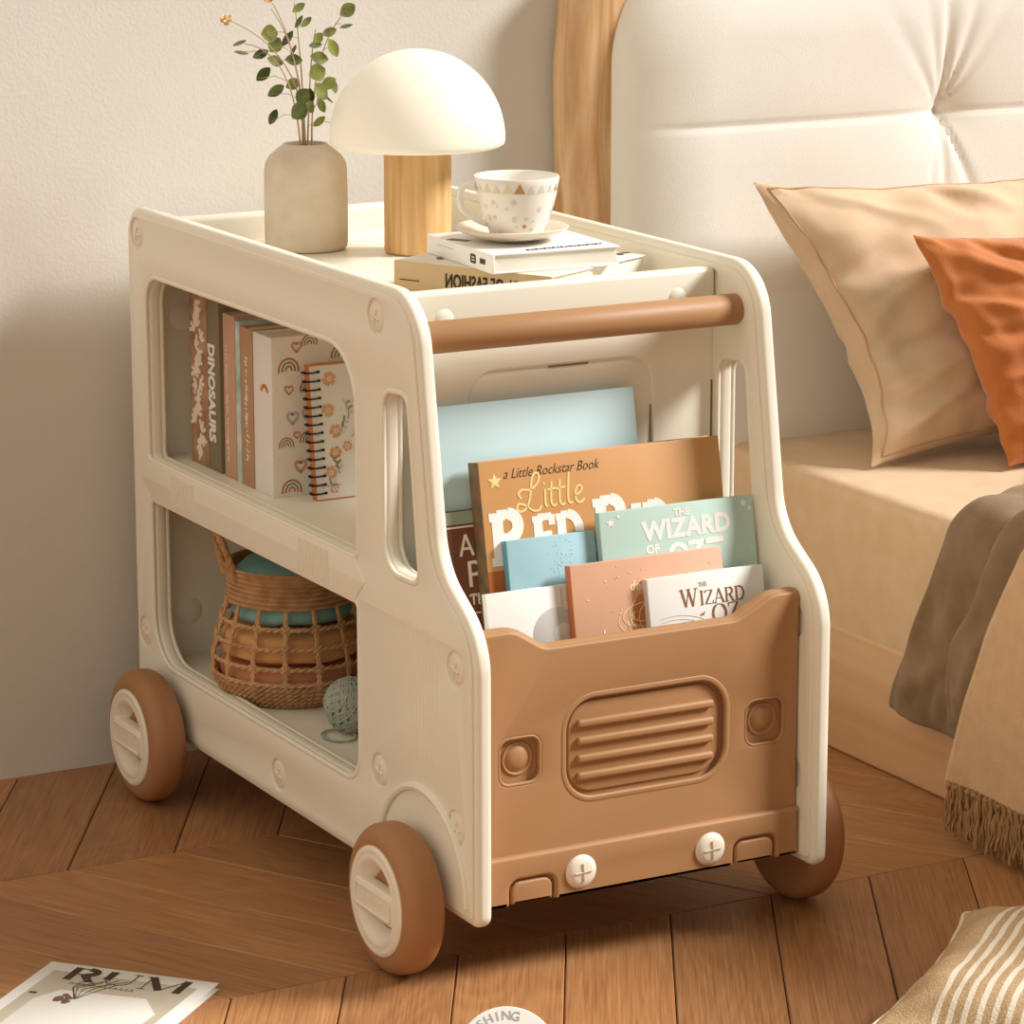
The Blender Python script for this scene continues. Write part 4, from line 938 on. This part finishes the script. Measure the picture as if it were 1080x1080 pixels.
for k in range(12): ribbon(b, [(.045+.006*k, mh-.052), (.048+.006*k, mh-.047), (.049+.006*k, mh-.053)], .0009, dg, FR(0, -.0003, 0))
for k in range(7): x = .06+.01*rr.random(); ribbon(b, [(.07, mh-.09), (.07+rr.uniform(-.02, .02), mh-.06), (.075+rr.uniform(-.03, .03), mh-.035+rr.uniform(-.01, .01))], .0012, mat('photo_twig', '#6b4f3a', .6), FR(0, -.0003, 0))
for k in range(16): a = rr.uniform(0, 6.3); q = .009*rr.random()**.5; b.prism(circ(.058+q*math.cos(a), mh-.092+1.6*q*math.sin(a), .0035, 8), [], .0003, mat('photo_twig', '#6b4f3a', .6), FR(0, -.0004-.00001*k, 0), .0001, 1)
b.prism([(.018, mh-.088), (.026, mh-.088), (.026, mh-.083), (.018, mh-.083)], [], .0003, dg, FR(0, -.0003, 0), .0001, 1); b.build('cover_print', r)
# striped cushion
CS = mat('cushion_weave', '#c6a884', .95, .6, 500, '#b39472', 60)
def striped():
    m = bpy.data.materials.new('striped_linen'); m.use_nodes = True; nt = m.node_tree; p = nt.nodes['Principled BSDF']; p.inputs['Roughness'].default_value = .95
    tc = nd(nt, 'ShaderNodeTexCoord'); sx = nd(nt, 'ShaderNodeSeparateXYZ'); nt.links.new(tc.outputs['Object'], sx.inputs[0])
    def mth(op, a, bv):
        n = nd(nt, 'ShaderNodeMath', operation=op); nt.links.new(a, n.inputs[0])
        if isinstance(bv, float): n.inputs[1].default_value = bv
        else: nt.links.new(bv, n.inputs[1])
        return n.outputs[0]
    x = sx.outputs['Y']; fr_ = mth('FRACT', mth('DIVIDE', x, .0140), 0.); st = mth('LESS_THAN', fr_, .42)
    a1 = mth('GREATER_THAN', x, .070); a2 = mth('LESS_THAN', x, .31); st = mth('MULTIPLY', st, mth('MULTIPLY', a1, a2))
    nz = nd(nt, 'ShaderNodeTexNoise'); nz.inputs['Scale'].default_value = 420; nt.links.new(tc.outputs['Object'], nz.inputs['Vector'])
    cr = nd(nt, 'ShaderNodeValToRGB'); cr.color_ramp.elements[0].color = lin('#b3946c'); cr.color_ramp.elements[1].color = lin('#cbae88'); cr.color_ramp.elements[0].position = .35; cr.color_ramp.elements[1].position = .65
    nt.links.new(nz.outputs['Fac'], cr.inputs[0])
    mx = nd(nt, 'ShaderNodeMix', data_type='RGBA'); nt.links.new(st, mx.inputs[0]); nt.links.new(cr.outputs[0], mx.inputs[6]); mx.inputs[7].default_value = lin('#eadfca')
    nt.links.new(mx.outputs[2], p.inputs['Base Color'])
    bp = nd(nt, 'ShaderNodeBump'); bp.inputs['Strength'].default_value = .5; bp.inputs['Distance'].default_value = .002; nt.links.new(nz.outputs['Fac'], bp.inputs['Height']); nt.links.new(bp.outputs[0], p.inputs['Normal'])
    return m
fc = thing('floor_cushion', 'beige cushion with white stripes lying on the floor at lower right', 'cushion')
A = Vector((.500, -.128, .047)); B = Vector((.283, -.300, .047)); u_ = (B-A).normalized(); v_ = Vector((0, 0, 1)).cross(u_); 
pillow('f', fc, A, u_, v_, .40, .40, .115, striped(), 5.5, .11, .7, [(.0022, mat('cushion_piping', '#e9dcc4', .9), .012)], rigid=True)
# round tin
plq = thing('round_plaque', 'round white plaque with grey lettering tilted back on the floor, cut by bottom edge', 'plaque', (-.105, -.259, .0042), (R(-35), 0, R(-27)))
b = MB(); PR = .0475; b.lathe([(0, 0), (PR-.001, 0), (PR, .001), (PR, .005), (PR-.001, .006), (0, .006)], mat('plaque_white', '#f1efea', .45), (0, 0, PR), n=72, axis='y'); b.build('disc', plq, 25)
b = MB(); cg = mat('plaque_ink', '#a9aeac', .6)
for k, ch in enumerate('FISHING'):
    a = R(90+12.6*(5-k)); m = FR(.0385*math.cos(a), -.0003, PR+.0385*math.sin(a)) @ Matrix.Rotation(a-R(90), 4, 'Z'); b.text(ch, .0125, cg, m, .0002)
b.build('lettering', plq)
b = MB(); b.tube([(0, .006, PR*1.2), (0, .0560, PR*.80-.0025)], .0022, CREAM2, 8); b.build('stand_leg', plq)
